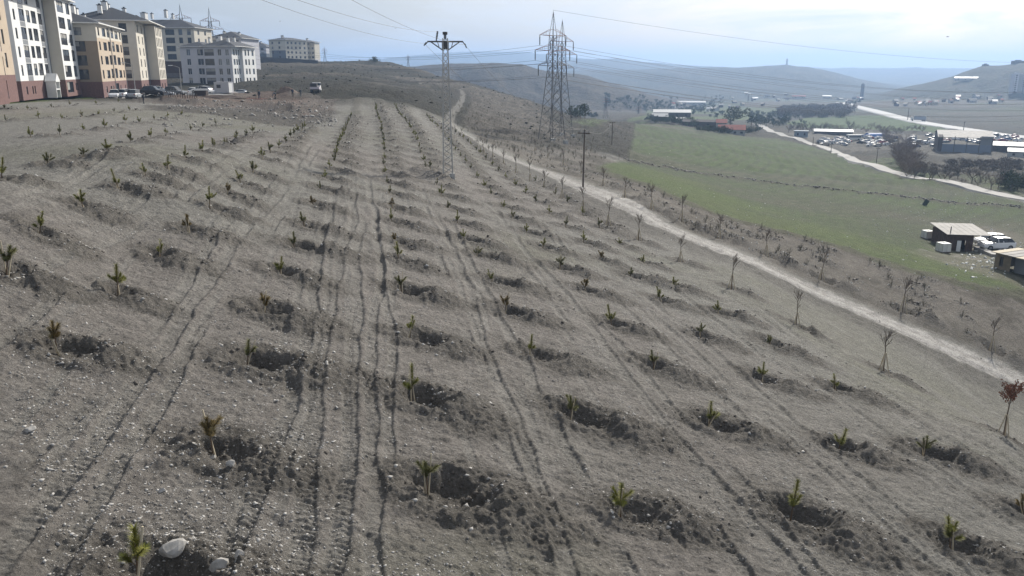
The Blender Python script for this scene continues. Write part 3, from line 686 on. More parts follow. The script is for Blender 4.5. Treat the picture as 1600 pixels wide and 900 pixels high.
# B: white block with grey panels and a projecting bay
c = campt(105.5, 152, 148.5); fh = 2.95
def mB(a, b, cc):
    if a == 'x': return [4.75, 7.95, 16.7, 19.3]
    if a == 'z': return [3.1]+[3.1+fh*i+d for i in range(5) for d in (.25, .8)]
    if b < 3.1: return 0
    for i in range(0, 5):
        if 3.1+fh*i+.1 < b < 3.1+fh*i+.8 and (4.75 < a < 7.95 or 16.7 < a < 19.3): return 2
    return 1
Lm = 21
x0_, y0_ = c[0]+(-.96)*2.1-U[0]*Lm, c[1]+(-.28)*2.1-U[1]*Lm
apartment('white apartment block with grey window panels and a tall projecting bay', (x0_, y0_), U, c[2]-.3, [(0, Lm+.3, 0, 13, 17.9), (Lm, Lm+12.8, -2.1, 12, 17.9)], [M_brick, M_white, M_greyp, M_cream],
  {'*': bands(3.1), (0,'A'): mB, (1,'B'): lambda a, b, cc: ([] if a == 'x' else ([3.1] if a == 'z' else (0 if b < 3.1 else 3)))},
  {(0,'A'): [(x, 3.1+fh*i+.85, w, h, s_) for i in range(5) for x, w, h, s_ in ((1.4, 1.1, 1.7, 'plain'), (4.75, 3.2, 2.0, 'rail'), (9.2, 2.1, 2.0, 'plain'), (12.3, 3.0, 2.1, 'rail'), (16.7, 2.6, 2.0, 'rail'))]+[(2.6, .9, .8, 1.3, 'plain'), (6.2, .9, .7, 1.3, 'plain'), (7.6, .9, .7, 1.3, 'plain'), (16.6, .9, .8, 1.3, 'plain')],
   (1,'A'): [(x, 3.1+fh*i+.5, w, 2.1, s_) for i in range(5) for x, w, s_ in ((1.1, 5.0, 'rail'), (8.3, 2.9, 'plain'))]+[(1.1, .7, 5.0, 2.0, 'plain'), (8.0, 1.0, .9, 1.4, 'plain'), (9.4, 1.0, .9, 1.4, 'plain')]},
  [(0, Lm+12.8, -2.1, 13, 17.9)], [(28, 5, 19.6, 1.2, 2.2), (20, 6, 20, 1.0, 2.0)], [(Lm-.3, -.1, 17.5)])
er = MB(); er.box((0, 0, 1.5), (2.6, 1.6, .2)); er.box((0, 0, 2.9), (3.2, 1.8, .18)); er.box((-1.4, 0, 1.4), (.2, 1.6, 2.8)); er.box((1.4, 0, 1.4), (.2, 1.6, 2.8)); er.box((0, .3, 1.3), (1.7, .1, 2.3), 1)
er.add([(-1.6, -.9, 3.0), (1.6, -.9, 3.0), (0, -.9, 4.3), (-1.6, .9, 3.0), (1.6, .9, 3.0), (0, .9, 4.3)], [(0,1,2),(5,4,3),(0,2,5,3),(1,4,5,2),(0,3,4,1)])
rootB = [o for o in COL.objects if o.name.startswith('apartment_building')][1]
eo = er.build('entrance_porch', [M_white, M_door], rootB); eo.location = (15.6, -1.1, 0)
# C: lower beige block with hipped roof
c = campt(163, 165, 150.5)
apartment('low beige apartment block with shade-painted gable end and dark hipped roof behind the white cars', (c[0], c[1]), U, c[2]-.3, [(0, 30, 0, 14, 14.6)], [M_brick, M_beige, M_cream, M_beige_shaded],
  {'*': bands(3.2, 11.9), (0,'B'): lambda a, b, cc: ([] if a == 'x' else ([3.2, 11.2] if a == 'z' else (0 if b < 3.2 else (3 if b < 11.2 else 2))))},
  {(0,'A'): [(x, 3.2+2.85*i+.6, w, h, s_) for i in range(4) for x, w, h, s_ in ((1.7, 1.6, 1.7, 'plain'), (6.3, 3.6, 1.7, 'plain'), (11.6, 2.5, 2.0, 'plain'), (16.2, 3.0, 2.1, 'rail'), (21.0, 3.7, 1.7, 'plain'), (26.9, 1.7, 1.7, 'plain'))]+[(3.4, .9, 1.4, 1.3, 'plain'), (8.4, .9, 1.5, 1.3, 'plain'), (11, .9, 1.5, 1.3, 'plain'), (15.4, .2, 3.4, 2.5, 'plain'), (20.6, .9, .9, 1.3, 'plain'), (27, .9, .8, 1.3, 'plain')],
   (0,'B'): [(9.6, 3.2+2.75*i+.45, 2.1, 2.0, 'rail') for i in range(3)]+[(9.3, 12.3, 2.0, 1.5, 'plain'), (4.0, 12.3, 2.0, 1.5, 'plain')]},
  [(0, 30, 0, 14, 14.6)], [(6, 5, 15.2, 1.8, 3.6), (9.5, 5.2, 15.2, 1.8, 3.2), (7.8, 8.5, 16.2, 1.2, 2.6), (22, 6, 15.8, 1.2, 2)], [(14.3, -.1, 14.3), (29.6, -.1, 14.3)])
# D: cream block further on, two bays
c = campt(223, 203, 144)
apartment('tall cream apartment block with fluted bay of narrow windows behind the beige one', (c[0], c[1]), U, c[2]-.4, [(0, 32, 0, 15, 17.6), (15.5, 30, -2.6, 6, 17.3)], [M_brick, M_cream, M_eave],
  {'*': bands(3.3)},
  {(0,'A'): [(x, 3.3+2.8*i+.5, 1.5, 1.9, 'plain') for i in range(5) for x in (3.0, 9.5)]+[(4, .9, 1.2, 1.4, 'plain'), (10, .9, 1.2, 1.4, 'plain')],
   (0,'B'): [(x, 3.3+2.8*i+.5, 1.8, 2.0, 'rail') for i in range(5) for x in (11.2,)]+[(7, 14.9, 1.6, 1.6, 'plain'), (3, 14.9, 1.6, 1.6, 'plain')],
   (1,'A'): [(x, 3.3+2.8*i+.3, 1.3, 2.3, 'plain') for i in range(5) for x in (1.6, 4.8, 8.0, 11.2)]+[(3, .9, 1.6, 1.4, 'plain'), (9, .9, 1.6, 1.4, 'plain')]},
  [(0, 32, -2.6, 15, 17.6)], [(3, 8, 19.4, 1.6, 2.2), (7, 7.5, 20, 2.0, 2.8), (11, 7.5, 20, 1.6, 2.4), (20, 5, 20, 1.4, 2.0)], [(15.2, -.1, 17.3)])
# E: big block on a brown plinth further back, front in shade
c = campt(312, 300, 142)
def mE(a, b, cc):
    if a == 'x': return [4.5]
    if a == 'z': return [7, 11.2, 20.2]
    if b < 7: return 3
    if b < 11.2: return 0
    return 2 if (b < 20.2 and a < 9 and False) else 1
apartment('large apartment block on a tall dark brown plinth, balconies in rows, behind the street lamp', (c[0], c[1]), (.05, .9987), c[2]-.5, [(0, 16, 0, 27, 23.0), (-.6, 4, 20, 24.5, 20.3)], [M_door, M_cream, M_slate, mat('dark_plinth', (.14, .125, .12), .9, var=.15, scale=1)],
  {'*': mE, (1,'B'): lambda a, b, cc: ([] if a == 'x' else ([7, 11.2] if a == 'z' else (3 if b < 7 else (0 if b < 11.2 else 2))))},
  {(0,'B'): [(x, 11.4+2.9*i+.4, w, 2.0, s_) for i in range(4) for x, w, s_ in ((7.3, 3.1, 'rail'), (11.2, 3.1, 'rail'), (16.2, 3.4, 'plain'), (21.2, 1.4, 'plain'), (24.4, 1.4, 'plain'))],
   (1,'B'): [(x, 11.5+2.9*i, 1.9, 2.5, 'rail') for i in range(3) for x in (.3, 2.35)], (0,'A'): [(x, 11.4+2.9*i+.6, 1.6, 1.6, 'plain') for i in range(4) for x in (3, 9)]},
  [(0, 16, 0, 27, 23.0)], [(8, 22, 26, 3, 3.2), (6, 18, 26.5, 1.2, 2.2), (9, 14, 27, 1.6, 3.2), (7, 10.5, 26.5, 1.2, 2), (8, 25, 25, 2, 3)])
# F: white block with recessed balconies facing the camera
c = campt(367, 258, 143.5)
apartment('pale grey and white apartment block with four stacked balconies and twin hipped roofs', (c[0], c[1]), (.085, .9964), c[2]-.4, [(0, 9.5, 0, 9.2, 14.4), (.9, 14, 7.6, 17.4, 14.1), (6.5, 17, -.9, 2, 14.2)], [M_door, M_lav, M_white, M_brick],
  {'*': bands(2.3), (0,'A'): lambda a, b, cc: ([] if a == 'x' else ([2.3] if a == 'z' else (3 if b < 2.3 else 2))), (2,'A'): lambda a, b, cc: ([] if a == 'x' else ([2.3] if a == 'z' else (3 if b < 2.3 else 2))),
   (0,'B'): bands(2.3), (2,'B'): lambda a, b, cc: ([] if a == 'x' else ([2.3] if a == 'z' else (3 if b < 2.3 else 2)))},
  {(0,'B'): [(x, 2.3+2.95*i+.45, w, 2.0, s_) for i in range(4) for x, w, s_ in ((.25, 3.1, 'rail'), (4.6, 1.2, 'white'), (7.1, 1.2, 'white'))],
   (1,'B'): [(x, 2.3+2.95*i+.5, w, 2.0, 'white') for i in range(4) for x, w in ((2.0, 1.3), (5.6, 2.0))],
   (0,'A'): [(x, 2.3+2.95*i+.6, w, 1.8, 'plain') for i in range(4) for x, w in ((1.2, 1.3), (3.2, 1.1), (5.0, .9))], (2,'A'): [(x, 2.3+2.95*i+.6, w, 1.8, 'plain') for i in range(4) for x, w in ((1.6, 1.4), (4.2, 1.2), (7.4, 1.6))]},
  [(0, 16.8, -.9, 9.2, 14.4, .36), (.9, 14, 8.9, 17.4, 14.25, .34, .6)], [(3, 2.0, 15.5, 1.0, 2.0), (6, 6, 16, 1.6, 2.2), (10, 3, 16, 1.0, 1.8), (9, 8, 15.6, 1.3, 1.9), (3, 8.3, 15.2, .8, 2.2)])
# G-J: blocks farther up the slope
c = campt(383, 330, 140)
apartment('distant grey apartment block just showing above the pale twin-roofed one', (c[0], c[1]), (.1, .995), c[2], [(0, 18, 0, 14, 20.2)], [M_door, M_lav], {'*': bands(2.5)},
  {(0,'B'): [(x, 2.5+2.95*i+.8, 1.4, 1.5, 'plain') for i in range(6) for x in (2, 5, 8.6, 11.6)]}, [(0, 18, 0, 14, 20.2)], [(5, 9, 21, 1.6, 2.2), (8, 4, 21, 1.2, 2)])
c = campt(417, 520, 96)
apartment('far low dark apartment block at the left of the hilltop group', (c[0], c[1]), (.1, .995), c[2]-2, [(0, 14, 0, 17, 11.4)], [M_door, M_slate, M_lav], {'*': bands(2.5, 7)},
  {(0,'B'): [(x, 2.5+2.9*i+.6, 1.9, 1.7, 'plain') for i in range(3) for x in (1.5, 5.5, 9.5, 13.5)]}, [(0, 14, 0, 17, 11.4)], [(5, 5, 13, 1.5, 1.5), (5, 12, 13, 1.5, 1.5)])
c = campt(447.5, 500, 94)
apartment('middle hilltop apartment block with slate blue lower floors and pale side', (c[0], c[1]), (.42, .907), c[2]-1.5, [(0, 21, 0, 13, 13.6)], [M_lav, M_cream, M_slate], {'*': bands(2.0), (0,'B'): lambda a, b, cc: ([3.5, 12] if a == 'x' else ([2.0, 7.4] if a == 'z' else (2 if b < 7.4 and a > 1 else 1)))},
  {(0,'B'): [(x, 2+2.85*i+.7, 1.4, 1.4, 'plain') for i in range(4) for x in (2.0, 7.5)], (0,'A'): [(x, 2+2.85*i+.7, 1.8, 1.4, 'plain') for i in range(4) for x in (1.5, 5, 9, 13, 17.5)]}, [(0, 21, 0, 13, 13.6, .22)], [(6, 7, 15, 2, 1.5)])
c = campt(481, 530, 94)
apartment('right hilltop apartment block, cream side catching the sun', (c[0], c[1]), (.15, .989), c[2]-1.5, [(0, 12, 0, 6, 13.0), (4, 13, -3.6, 2, 12.6)], [M_lav, M_cream, M_slate], {'*': bands(2.0)},
  {(0,'B'): [(2.2, 2+2.85*i+.7, 1.4, 1.4, 'plain') for i in range(4)], (0,'A'): [(x, 2+2.85*i+.7, 1.8, 1.4, 'plain') for i in range(4) for x in (1.5, 5)], (1,'B'): [(x, 2+2.85*i+.7, 1.5, 1.4, 'plain') for i in range(4) for x in (1.0, 3.4)]}, [(0, 13, -3.6, 6, 13.0, .22)], [(6, 2, 14, 2, 1.5)])
# dark wall below the hilltop blocks
def ribbon_wall(name, pix, hgt, th, m, label, cat, d=None):
    root = None; pp = [hit(*p) for p in pix] if d is None else [campt(p[0], dd, p[1]) for p, dd in zip(pix, d)]
    b = MB()
    for a, e in zip(pp[:-1], pp[1:]):
        a_ = Vector(a); e_ = Vector(e); t = (e_-a_); t.z = 0; nrm = Vector((-t.y, t.x, 0)).normalized()*th/2
        vs = []
        for p in (a_, e_):
            for sg in (-1, 1):
                for zz in (-.8, hgt): vs.append(p+nrm*sg+Vector((0, 0, zz)))
        b.add(vs, [(0,1,5,4),(2,6,7,3),(1,3,7,5),(0,2,3,1),(4,5,7,6)])
    return tag(b.build(name, m), label, cat)
ribbon_wall('retaining_wall', [(378,98),(410,99),(450,101),(497,104)], 3.2, .6, mat('dark_concrete', (.07, .075, .085), .9), 'long dark retaining wall below the hilltop apartment blocks', 'wall', d=[400, 410, 420, 430])

# ------------------------------------------------------------------ lattice towers, poles, lines
M_steel = mat('galvanised_steel', (.11, .105, .10), .6, metal=.3)
M_steel_l = mat('weathered_galvanised_steel', (.40, .39, .37), .6, metal=.2)
M_red = mat('faded_red_steel', (.28, .13, .10), .7)
M_ins = mat('glass_insulator', (.10, .11, .12), .3)
M_conc = mat('concrete', (.42, .41, .38), .9, var=.15, scale=4)
M_wood = mat('weathered_pole_wood', (.10, .08, .065), .9)
M_cable = mat('cable', (.09, .09, .095), .6)
def bar(b, a, c, w, mi=0): b.tube(a, c, w, n=4, mi=mi, cap=False)
def hv_tower(label, loc, rz, H, group, detail=1.0, base=4.9):
    root = thing('lattice_pylon', loc, rz, label, 'pylon', group)
    k = H/31.0; b = MB(); hb = base/2*k; zt = 25.5*k; ht = .62*k; w = .066*k*detail
    zw = 17.0*k; hw = .95*k
    def half(z): return hb+(hw-hb)*z/zw if z < zw else hw+(ht-hw)*(z-zw)/(zt-zw)
    lv = [0, 3.2*k, 6.0*k, 8.6*k, 11*k, 13.2*k, 15.2*k, 17*k, 18.6*k, 20.2*k, 21.8*k, 23.6*k, 25.5*k]
    cn = lambda z: [(-half(z), -half(z), z), (half(z), -half(z), z), (half(z), half(z), z), (-half(z), half(z), z)]
    for z0, z1 in zip(lv[:-1], lv[1:]):
        A_, B_ = cn(z0), cn(z1)
        for i in range(4):
            bar(b, A_[i], B_[i], w*1.25); bar(b, A_[i], B_[(i+1) % 4], w*.6); bar(b, A_[(i+1) % 4], B_[i], w*.6)
            if z1 > zw-.1: bar(b, B_[i], B_[(i+1) % 4], w*.5)
    b.build('tower_body', M_steel, root, fix=False)
    pk = MB()
    for p in cn(25.5*k): bar(pk, p, (0, 0, H), w*.8)
    bar(pk, (0, 0, H), (0, 0, H+.5*k), w*.5); pk.build('tower_peak', M_steel, root, fix=False)
    ends = []
    for z, ln in ((18.4*k, 4.6*k), (22.0*k, 5.6*k), (25.5*k, 4.2*k)):
        for s_ in (-1, 1):
            a = MB(); h_ = half(z); tip = (s_*ln, 0, z+.1)
            for yy in (-h_, h_):
                bar(a, (s_*h_, yy, z), tip, w*.85); bar(a, (s_*h_*.9, yy, z+1.5*k), tip, w*.7)
                for t in (.3, .6):
                    p1 = Vector((s_*h_, yy, z)).lerp(Vector(tip), t); p2 = Vector((s_*h_*.9, yy, z+1.5*k)).lerp(Vector(tip), t); bar(a, p1, p2, w*.45)
            o = a.build('cross_arm', M_red if z > 20*k else M_steel, root, fix=False)
            i_ = MB(); i_.tube(tip, (tip[0], 0, z-2.3*k), .10*k, n=6)
            for q_ in range(6): i_.tube((tip[0], 0, z-.5*k-q_*.28*k), (tip[0], 0, z-.58*k-q_*.28*k), .19*k, n=6)
            i_.build('insulator', M_ins, o, fix=False); ends.append(Vector((tip[0], 0, z-2.35*k)))
    f = MB()
    for p in cn(0): f.box((p[0], p[1], -.1), (1.0*k, 1.0*k, 1.0))
    f.build('footing', M_conc, root)
    M4 = Matrix.Translation(loc)@Matrix.Rotation(rz, 4, 'Z')
    return [M4@e for e in ends], M4@Vector((0, 0, H+.4*k))
g_ = 'high voltage lattice pylons'
h1 = campt(862, 181, 222); h2 = campt(876, 206, 208)
z1_, z2_ = gz(h1[0], h1[1]), gz(h2[0], h2[1])
E1, T1 = hv_tower('nearer and taller of the two big lattice pylons right of centre', (h1[0], h1[1], z1_-.2), R_(38), (94+0)/FPX*186+abs(z1_)-.2 if False else (110-25)/FPX*184-z1_, g_)
E2, T2 = hv_tower('second big lattice pylon standing just behind and right of the tallest one', (h2[0], h2[1], z2_-.2), R_(38), (110-37)/FPX*209-z2_, g_)
h3 = campt(334, 400, 100); h4 = campt(290, 430, 100)
E3, T3 = hv_tower('pylon rising behind the pale twin-roofed apartment block', (h3[0], h3[1], -4), R_(12), 33.5, g_, 1.5)
E4, T4 = hv_tower('leftmost pylon, rising behind the dark plinth apartment block', (h4[0], h4[1], -4), R_(12), 37.5, g_, 1.5)
def far_pylon(px, ytop, ybase, D, label):
    v = campt(px, D, ybase); z = float(base_z(np.array([v[0]]), np.array([v[1]]))[0][0]); hh = max((ybase-ytop)/FPX*D*1.02, 8)
    return hv_tower(label, (v[0], v[1], v[2]-.5), R_(20), hh, g_, max(1.0, D/300), base=6.5)
far_pylon(508, 73, 97, 620, 'thin distant pylon on the skyline right of the hilltop apartment blocks')
far_pylon(638, 85, 106, 700, 'small distant pylon on the ridge left of the near pole')
far_pylon(1229, 91, 103.5, 2560, 'tiny pylon on top of the round blue hill')
far_pylon(1169, 147, 158, 1150, 'small pylon on the valley floor before the round blue hill')
far_pylon(997, 163, 190, 640, 'slim pylon in front of the brown hill right of the twin pylons')
far_pylon(946, 150, 182, 560, 'slim pylon low on the slope just right of the twin pylons')
CABN = [0]
def cable(a, b, sag, r=.03, n=22, label='thin overhead conductor sagging across the sky between pylons', group='overhead power lines'):
    a = Vector(a); b = Vector(b); P_ = []
    for i in range(n+1):
        t = i/n; p = a.lerp(b, t); p.z -= sag*4*t*(1-t); P_.append(p)
    m = MB(); m.path(P_, [r]*(n+1), n=4)
    o = m.build('overhead_cable', M_cable, fix=False); tag(o, label, 'power line', group); CABN[0] += 1; return o
for i, (e, f_) in enumerate(zip(E1, E3)): cable(f_, e, 7.5, .026, label='conductor from the pylon behind the twin-roofed block to the tallest, %s arm %s' % (['lowest','lowest','middle','middle','top','top'][i], ['left','right'][i % 2]))
for i, (e, f_) in enumerate(zip(E2, E4)):
    if i % 2 == 0: cable(f_, e, 8.5, .026, label='conductor from the leftmost pylon to the second big pylon, %s arm' % ['lowest','','middle','','top'][i])
far_r = campt(1760, 300, 108)
for i, e in enumerate(E1):
    cable(e, (far_r[0]+i*2.2, far_r[1]+i*1.4, far_r[2]+(i//2)*4.2-14), 6.0, .026, label='conductor running right from the tallest pylon, %s arm %s side' % (['lowest','lowest','middle','middle','top','top'][i], ['left','right'][i % 2]))
cable(T1, (far_r[0], far_r[1], far_r[2]+2.5), 4, .025, label='thin earth wire from the tip of the tallest pylon down towards the right edge')
far_r2 = campt(1800, 420, 132)
for i, e in enumerate(E2):
    cable(e, (far_r2[0]+i*2, far_r2[1]+i*1.4, far_r2[2]+(i//2)*5-12), 9.0, .026, label='conductor running right from the second big pylon, %s arm %s side' % (['lowest','lowest','middle','middle','top','top'][i], ['left','right'][i % 2]))

# near lattice pole of the medium voltage line
pb = polebase; pz = gz(pb[0], pb[1]); dP = pb[1]*CP-pz*SP
Hp = (110.4-62)/FPX*dP - pz; root = thing('lattice_pole', (pb[0]-.1, pb[1], pz-.1), R_(6), 'slender lattice steel power pole with a flat crossarm on a small dirt mound', 'power pole')
b = MB(); hb, ht = .40, .19; N_ = 22; mpz = lambda z: hb+(ht-hb)*z/Hp
for i in range(N_):
    z0, z1 = Hp*i/N_, Hp*(i+1)/N_; a0, a1 = mpz(z0), mpz(z1)
    A_ = [(-a0,-a0,z0),(a0,-a0,z0),(a0,a0,z0),(-a0,a0,z0)]; B_ = [(-a1,-a1,z1),(a1,-a1,z1),(a1,a1,z1),(-a1,a1,z1)]
    for k in range(4):
        bar(b, A_[k], B_[k], .055)
        if i % 2: bar(b, A_[k], B_[(k+1) % 4], .030)
        else: bar(b, A_[(k+1) % 4], B_[k], .030)
b.build('mast', M_steel_l, root, fix=False)
b = MB(); bar(b, (-1.45, -.2, Hp-.25), (1.45, -.2, Hp-.25), .055); bar(b, (-1.45, .2, Hp-.25), (1.45, .2, Hp-.25), .055)
for t in (-1.4, -.7, .7, 1.4): bar(b, (t, -.2, Hp-.25), (t, .2, Hp-.25), .035)
for s_ in (-1, 1):
    for yy in (-.2, .2): bar(b, (s_*1.2, yy, Hp-.25), (s_*.17, yy, Hp-.95), .04); bar(b, (s_*.62, yy, Hp-.25), (s_*.5, yy, Hp-.72), .025)
    bar(b, (s_*1.4, 0, Hp-.25), (s_*1.62, 0, Hp-.5), .04)
b.build('crossarm', M_wood if False else M_steel, root, fix=False)
for (x, y, z0, dx, dz, r) in ((-.72, 0, Hp-.2, .12, .75, .09), (0, 0, Hp-.1, 0, .45, .13), (-1.55, 0, Hp-.3, -.18, -.28, .06), (1.6, 0, Hp-.4, .12, -.35, .06)):
    i_ = MB(); i_.tube((x, y, z0), (x+dx, y, z0+dz), r*.6, n=7)
    for q_ in range(5):
        t = .25+q_*.16; i_.tube((x+dx*t, y, z0+dz*t), (x+dx*(t+.07), y, z0+dz*(t+.07)), r, n=8)
    i_.build('insulator', M_ins, root)
tr = MB(); tr.box((0, 0, Hp-.55), (.55, .45, .6)); tr.tube((0, 0, Hp+.28), (0, 0, Hp+.5), .2, n=8); tr.build('switch_box', M_frame, root)
fb = MB(); fb.box((.35, -.25, .15), (.42, .42, .75)); fb.box((-.40, .25, 0), (.5, .5, .5)); fb.build('concrete_footing', M_conc, root)
M4 = root.matrix_basis
top = lambda x, z: Matrix.Translation((pb[0]-.1, pb[1], pz-.1))@Matrix.Rotation(R_(6), 4, 'Z')@Vector((x, 0, z))
for (x, z, ax, ay, bx, by, nm) in ((-1.6, Hp-.4, 672, 68, 455, 0, 'left'), (-.62, Hp+.5, 688, 60, 497, 0, 'middle'), (1.6, Hp-.5, 724, 72, 575, 0, 'right')):
    a = top(x, z); e = campt(ax+(bx-ax)*2.1, 24, ay+(by-ay)*2.1)
    cable(a, e, .5, .009, label='near power line from the upper left to the %s of the lattice pole' % nm, group='near power lines')
def wood_pole(px, py, ytop, label, arm=True, mi=None):
    h = hit(px, py); z = gz(h[0], h[1]); D = h[1]*CP-z*SP; H = (py-ytop)/FPX*D*1.03
    r = thing('utility_pole', (h[0], h[1], z-.3), R_(random.uniform(-25, 25)), label, 'utility pole', 'thin utility poles')
    b = MB(); w = max(.09, D*.00036); b.tube((0, 0, 0), (.03, 0, H+.3), w*1.2, w*.8, n=7); b.build('shaft', M_wood, r)
    if arm:
        b = MB(); b.box((0, -.1, H-.1), (1.3+D*.001, .12, .12)); b.build('crossarm', M_wood, r)
        b = MB()
        for t in (-.55, 0, .55): b.tube((t, -.1, H-.04), (t, -.1, H+.18), w*.5, n=5)
        b.build('insulator', M_ins, r)
    return Vector((h[0], h[1], z+H))
p1 = wood_pole(911, 292, 206, 'thin dark pole with a small crossarm beside the dirt road, right of centre')
p2 = wood_pole(956, 224, 188, 'thin dark pole where the green field meets the brown slope')
p3 = wood_pole(1369, 256, 230, 'thin pole standing below the scrapyard cars')
p4 = wood_pole(1561, 285, 263, 'short leaning pole among the bare shrubs at the right edge')
p5 = wood_pole(1298, 240, 224, 'small pole beside the valley road left of the scrapyard')
p6 = wood_pole(1270, 228, 214, 'small pole beside the container at the valley road', False)
p7 = wood_pole(1505, 206, 191, 'pole beside the far side of the highway above the open shed')
p8 = wood_pole(1418, 188, 170, 'pole beside the highway left of the white lorry')
cable(top(1.6, Hp-.5), p1, 1.6, .012, label='power line dropping from the lattice pole to the thin roadside pole', group='near power lines')
cable(top(-1.6, Hp-.5), p1+Vector((-.5, 0, 0)), 1.9, .012, label='lower power line dropping from the lattice pole to the thin roadside pole', group='near power lines')
cable(p1, p2, 1.5, .014, label='power line between the two thin poles near the green field', group='near power lines')

# ------------------------------------------------------------------ vegetation
M_bark = mat('sapling_bark', (.13, .095, .065), .9)
M_stem = mat('pale_sapling_bark', (.17, .135, .10), .9)
M_need = mat('pine_needles', (.20, .20, .045), .7, var=.35, scale=5)
M_need2 = mat('dull_pine_needles', (.14, .14, .05), .8, var=.35, scale=5)
M_stake = mat('pale_wooden_stake', (.50, .43, .31), .8)
M_leafb = mat('dry_brown_leaves', (.20, .085, .05), .8, var=.3, scale=6)
M_twig = mat('bare_twigs', (.155, .13, .105), .9, var=.2, scale=2)
M_twigp = mat('pale_bare_twigs', (.19, .145, .115), .9, var=.2, scale=1)
M_ever = mat('evergreen_leaves', (.045, .06, .025), .8, var=.4, scale=1.2)
M_shrub = mat('grey_shrub', (.10, .095, .065), .9, var=.3, scale=4)
def tuft(b, base, d, ln, n, r, rnd, w=.009):
    d = Vector(d).normalized(); base = Vector(base)
    for i in range(n):
        t = i/n; p = base+d*ln*t; a = Vector((rnd.gauss(0, 1), rnd.gauss(0, 1), rnd.gauss(0, 1))); a = (a-d*a.dot(d)).normalized()
        q_ = (a*rnd.uniform(.6, 1)+d*rnd.uniform(.5, 1.1)).normalized()*r*rnd.uniform(.7, 1.1)*(1-.25*t); sd = q_.cross(d).normalized()*w
        b.add([p-sd, p+sd, p+q_], [(0, 1, 2)])
def pine_proto(seed, det, stake_n, needle, H=.85):
    rnd = random.Random(seed); lean = Vector((rnd.uniform(-.06, .06), rnd.uniform(-.06, .06), 0))
    tr = MB(); P_ = [Vector((0, 0, -.12)), Vector((0, 0, .2))+lean*.3, Vector((0, 0, .5))+lean, Vector((0, 0, H*.8))+lean*1.3]
    tr.path(P_, [.020, .017, .013, .008], n=5)
    nd = MB(); nb = rnd.choice((3, 4, 5)); N1 = 150 if det else 34; wd = .0055 if det else .016; rr = .115 if det else .13
    tuft(nd, P_[2]+Vector((0, 0, -.12)), (lean.x, lean.y, .6), H*.62, int(N1*2.4), rr*1.45, rnd, wd*1.1)
    for k in range(nb):
        a = k*2*math.pi/nb+rnd.uniform(-.5, .5); z = rnd.uniform(.28, .52); d = Vector((math.cos(a)*.7, math.sin(a)*.7, rnd.uniform(.5, 1.7))); s_ = Vector((0, 0, z))
        ln = rnd.uniform(.10, .30); tr.tube(s_, s_+d.normalized()*ln, .008, .004, n=4); tuft(nd, s_+d.normalized()*.07, d, ln, int(N1*1.2), rr*1.3, rnd, wd*1.1)
    st = []
    for k in range(stake_n):
        m = MB(); a = rnd.uniform(0, 6.28); c_ = Vector((math.cos(a), math.sin(a), 0)); m.tube(c_*rnd.uniform(.05, .12)+Vector((0, 0, -.2)), -c_*.05+Vector((0, 0, rnd.uniform(.62, .95)))+Vector((rnd.uniform(-.14, .14), rnd.uniform(-.1, .1), 0)), .017, .015, n=5); st.append(m)
    return tr, nd, st
PRO = []
M_need3 = mat('browned_pine_needles', (.19, .145, .06), .85, var=.3, scale=5)
for k in range(11):
    tr, nd, st = pine_proto(100+k, True, (1, 2, 2, 1, 2, 1, 0, 2, 1, 2, 1)[k], None, (.85, .7, .95, .6, .9, .78, 1.0, .65, .85, .72, .9)[k])
    PRO.append((tr.mesh('trunk', [M_bark]), nd.mesh('needles', [(M_need, M_need2, M_need, M_need3, M_need, M_need2)[k % 6]]), [s_.mesh('stake', [M_stake]) for s_ in st]))
PROF = []
for k in range(4):
    tr, nd, st = pine_proto(200+k, False, 1, None)
    m = MB(); m.add(tr.v, tr.f, 0); m.add(nd.v, nd.f, 1); m.add(st[0].v, st[0].f, 2); PROF.append(m.mesh('pine_sapling', [M_bark, M_need2 if k % 2 else M_need, M_stake]))
ROWN = ['row beside the apartment lawn', 'row second from the apartment lawn', 'row third from the apartment lawn', 'row fourth from the apartment lawn', 'row fifth from the apartment lawn', 'row left of the diagonal ruts', 'row between diagonal and straight ruts', 'row just right of the straight ruts', 'row starting bottom centre', 'row starting bottom right', 'second last pine row before the road', 'last pine row before the road']
pines.sort(key=lambda p: math.hypot(p[0], p[1]))
cnt = {}; byrow = {}
for p in pines:
    cnt[p[2]] = cnt.get(p[2], 0)+1; p.append(cnt[p[2]])
PXY = np.array([[p[0], p[1]] for p in pines]); PZ = ground(PXY[:, 0], PXY[:, 1])[0]
GRP = 'young pine saplings planted in rows'
small = []
for i, (x, y, r, k) in enumerate(pines):
    d = math.hypot(x, y); z = PZ[i]; rz = random.uniform(0, 6.28); sz = random.uniform(.78, 1.08); look = ['bushy', 'thin', 'upright', 'leaning', 'small', 'tufted'][i % 6]
    lab = 'young pine, %s from the front of the %s' % (ordn(k-1), ROWN[r])
    if i >= 300: small.append((x, y, z)); continue
    if d < 52:
        t, n_, st = PRO[(i*7) % 11]
        root = thing('pine_sapling', (x, y, z+.03), rz, lab, 'sapling', GRP); root.scale = (sz*random.uniform(.9, 1.25), sz*random.uniform(.9, 1.25), sz); root.rotation_euler = (random.gauss(0, .09), random.gauss(0, .09), rz)
        link('trunk', t, root); link('needles', n_, root)
        for s_ in st: link('stake', s_, root)
    else:
        o = link('pine_sapling', PROF[i % 4]); o.location = (x, y, z-.02); o.rotation_euler = (0, 0, rz); o.scale = (sz*1.05,)*3; tag(o, lab, 'sapling', GRP)
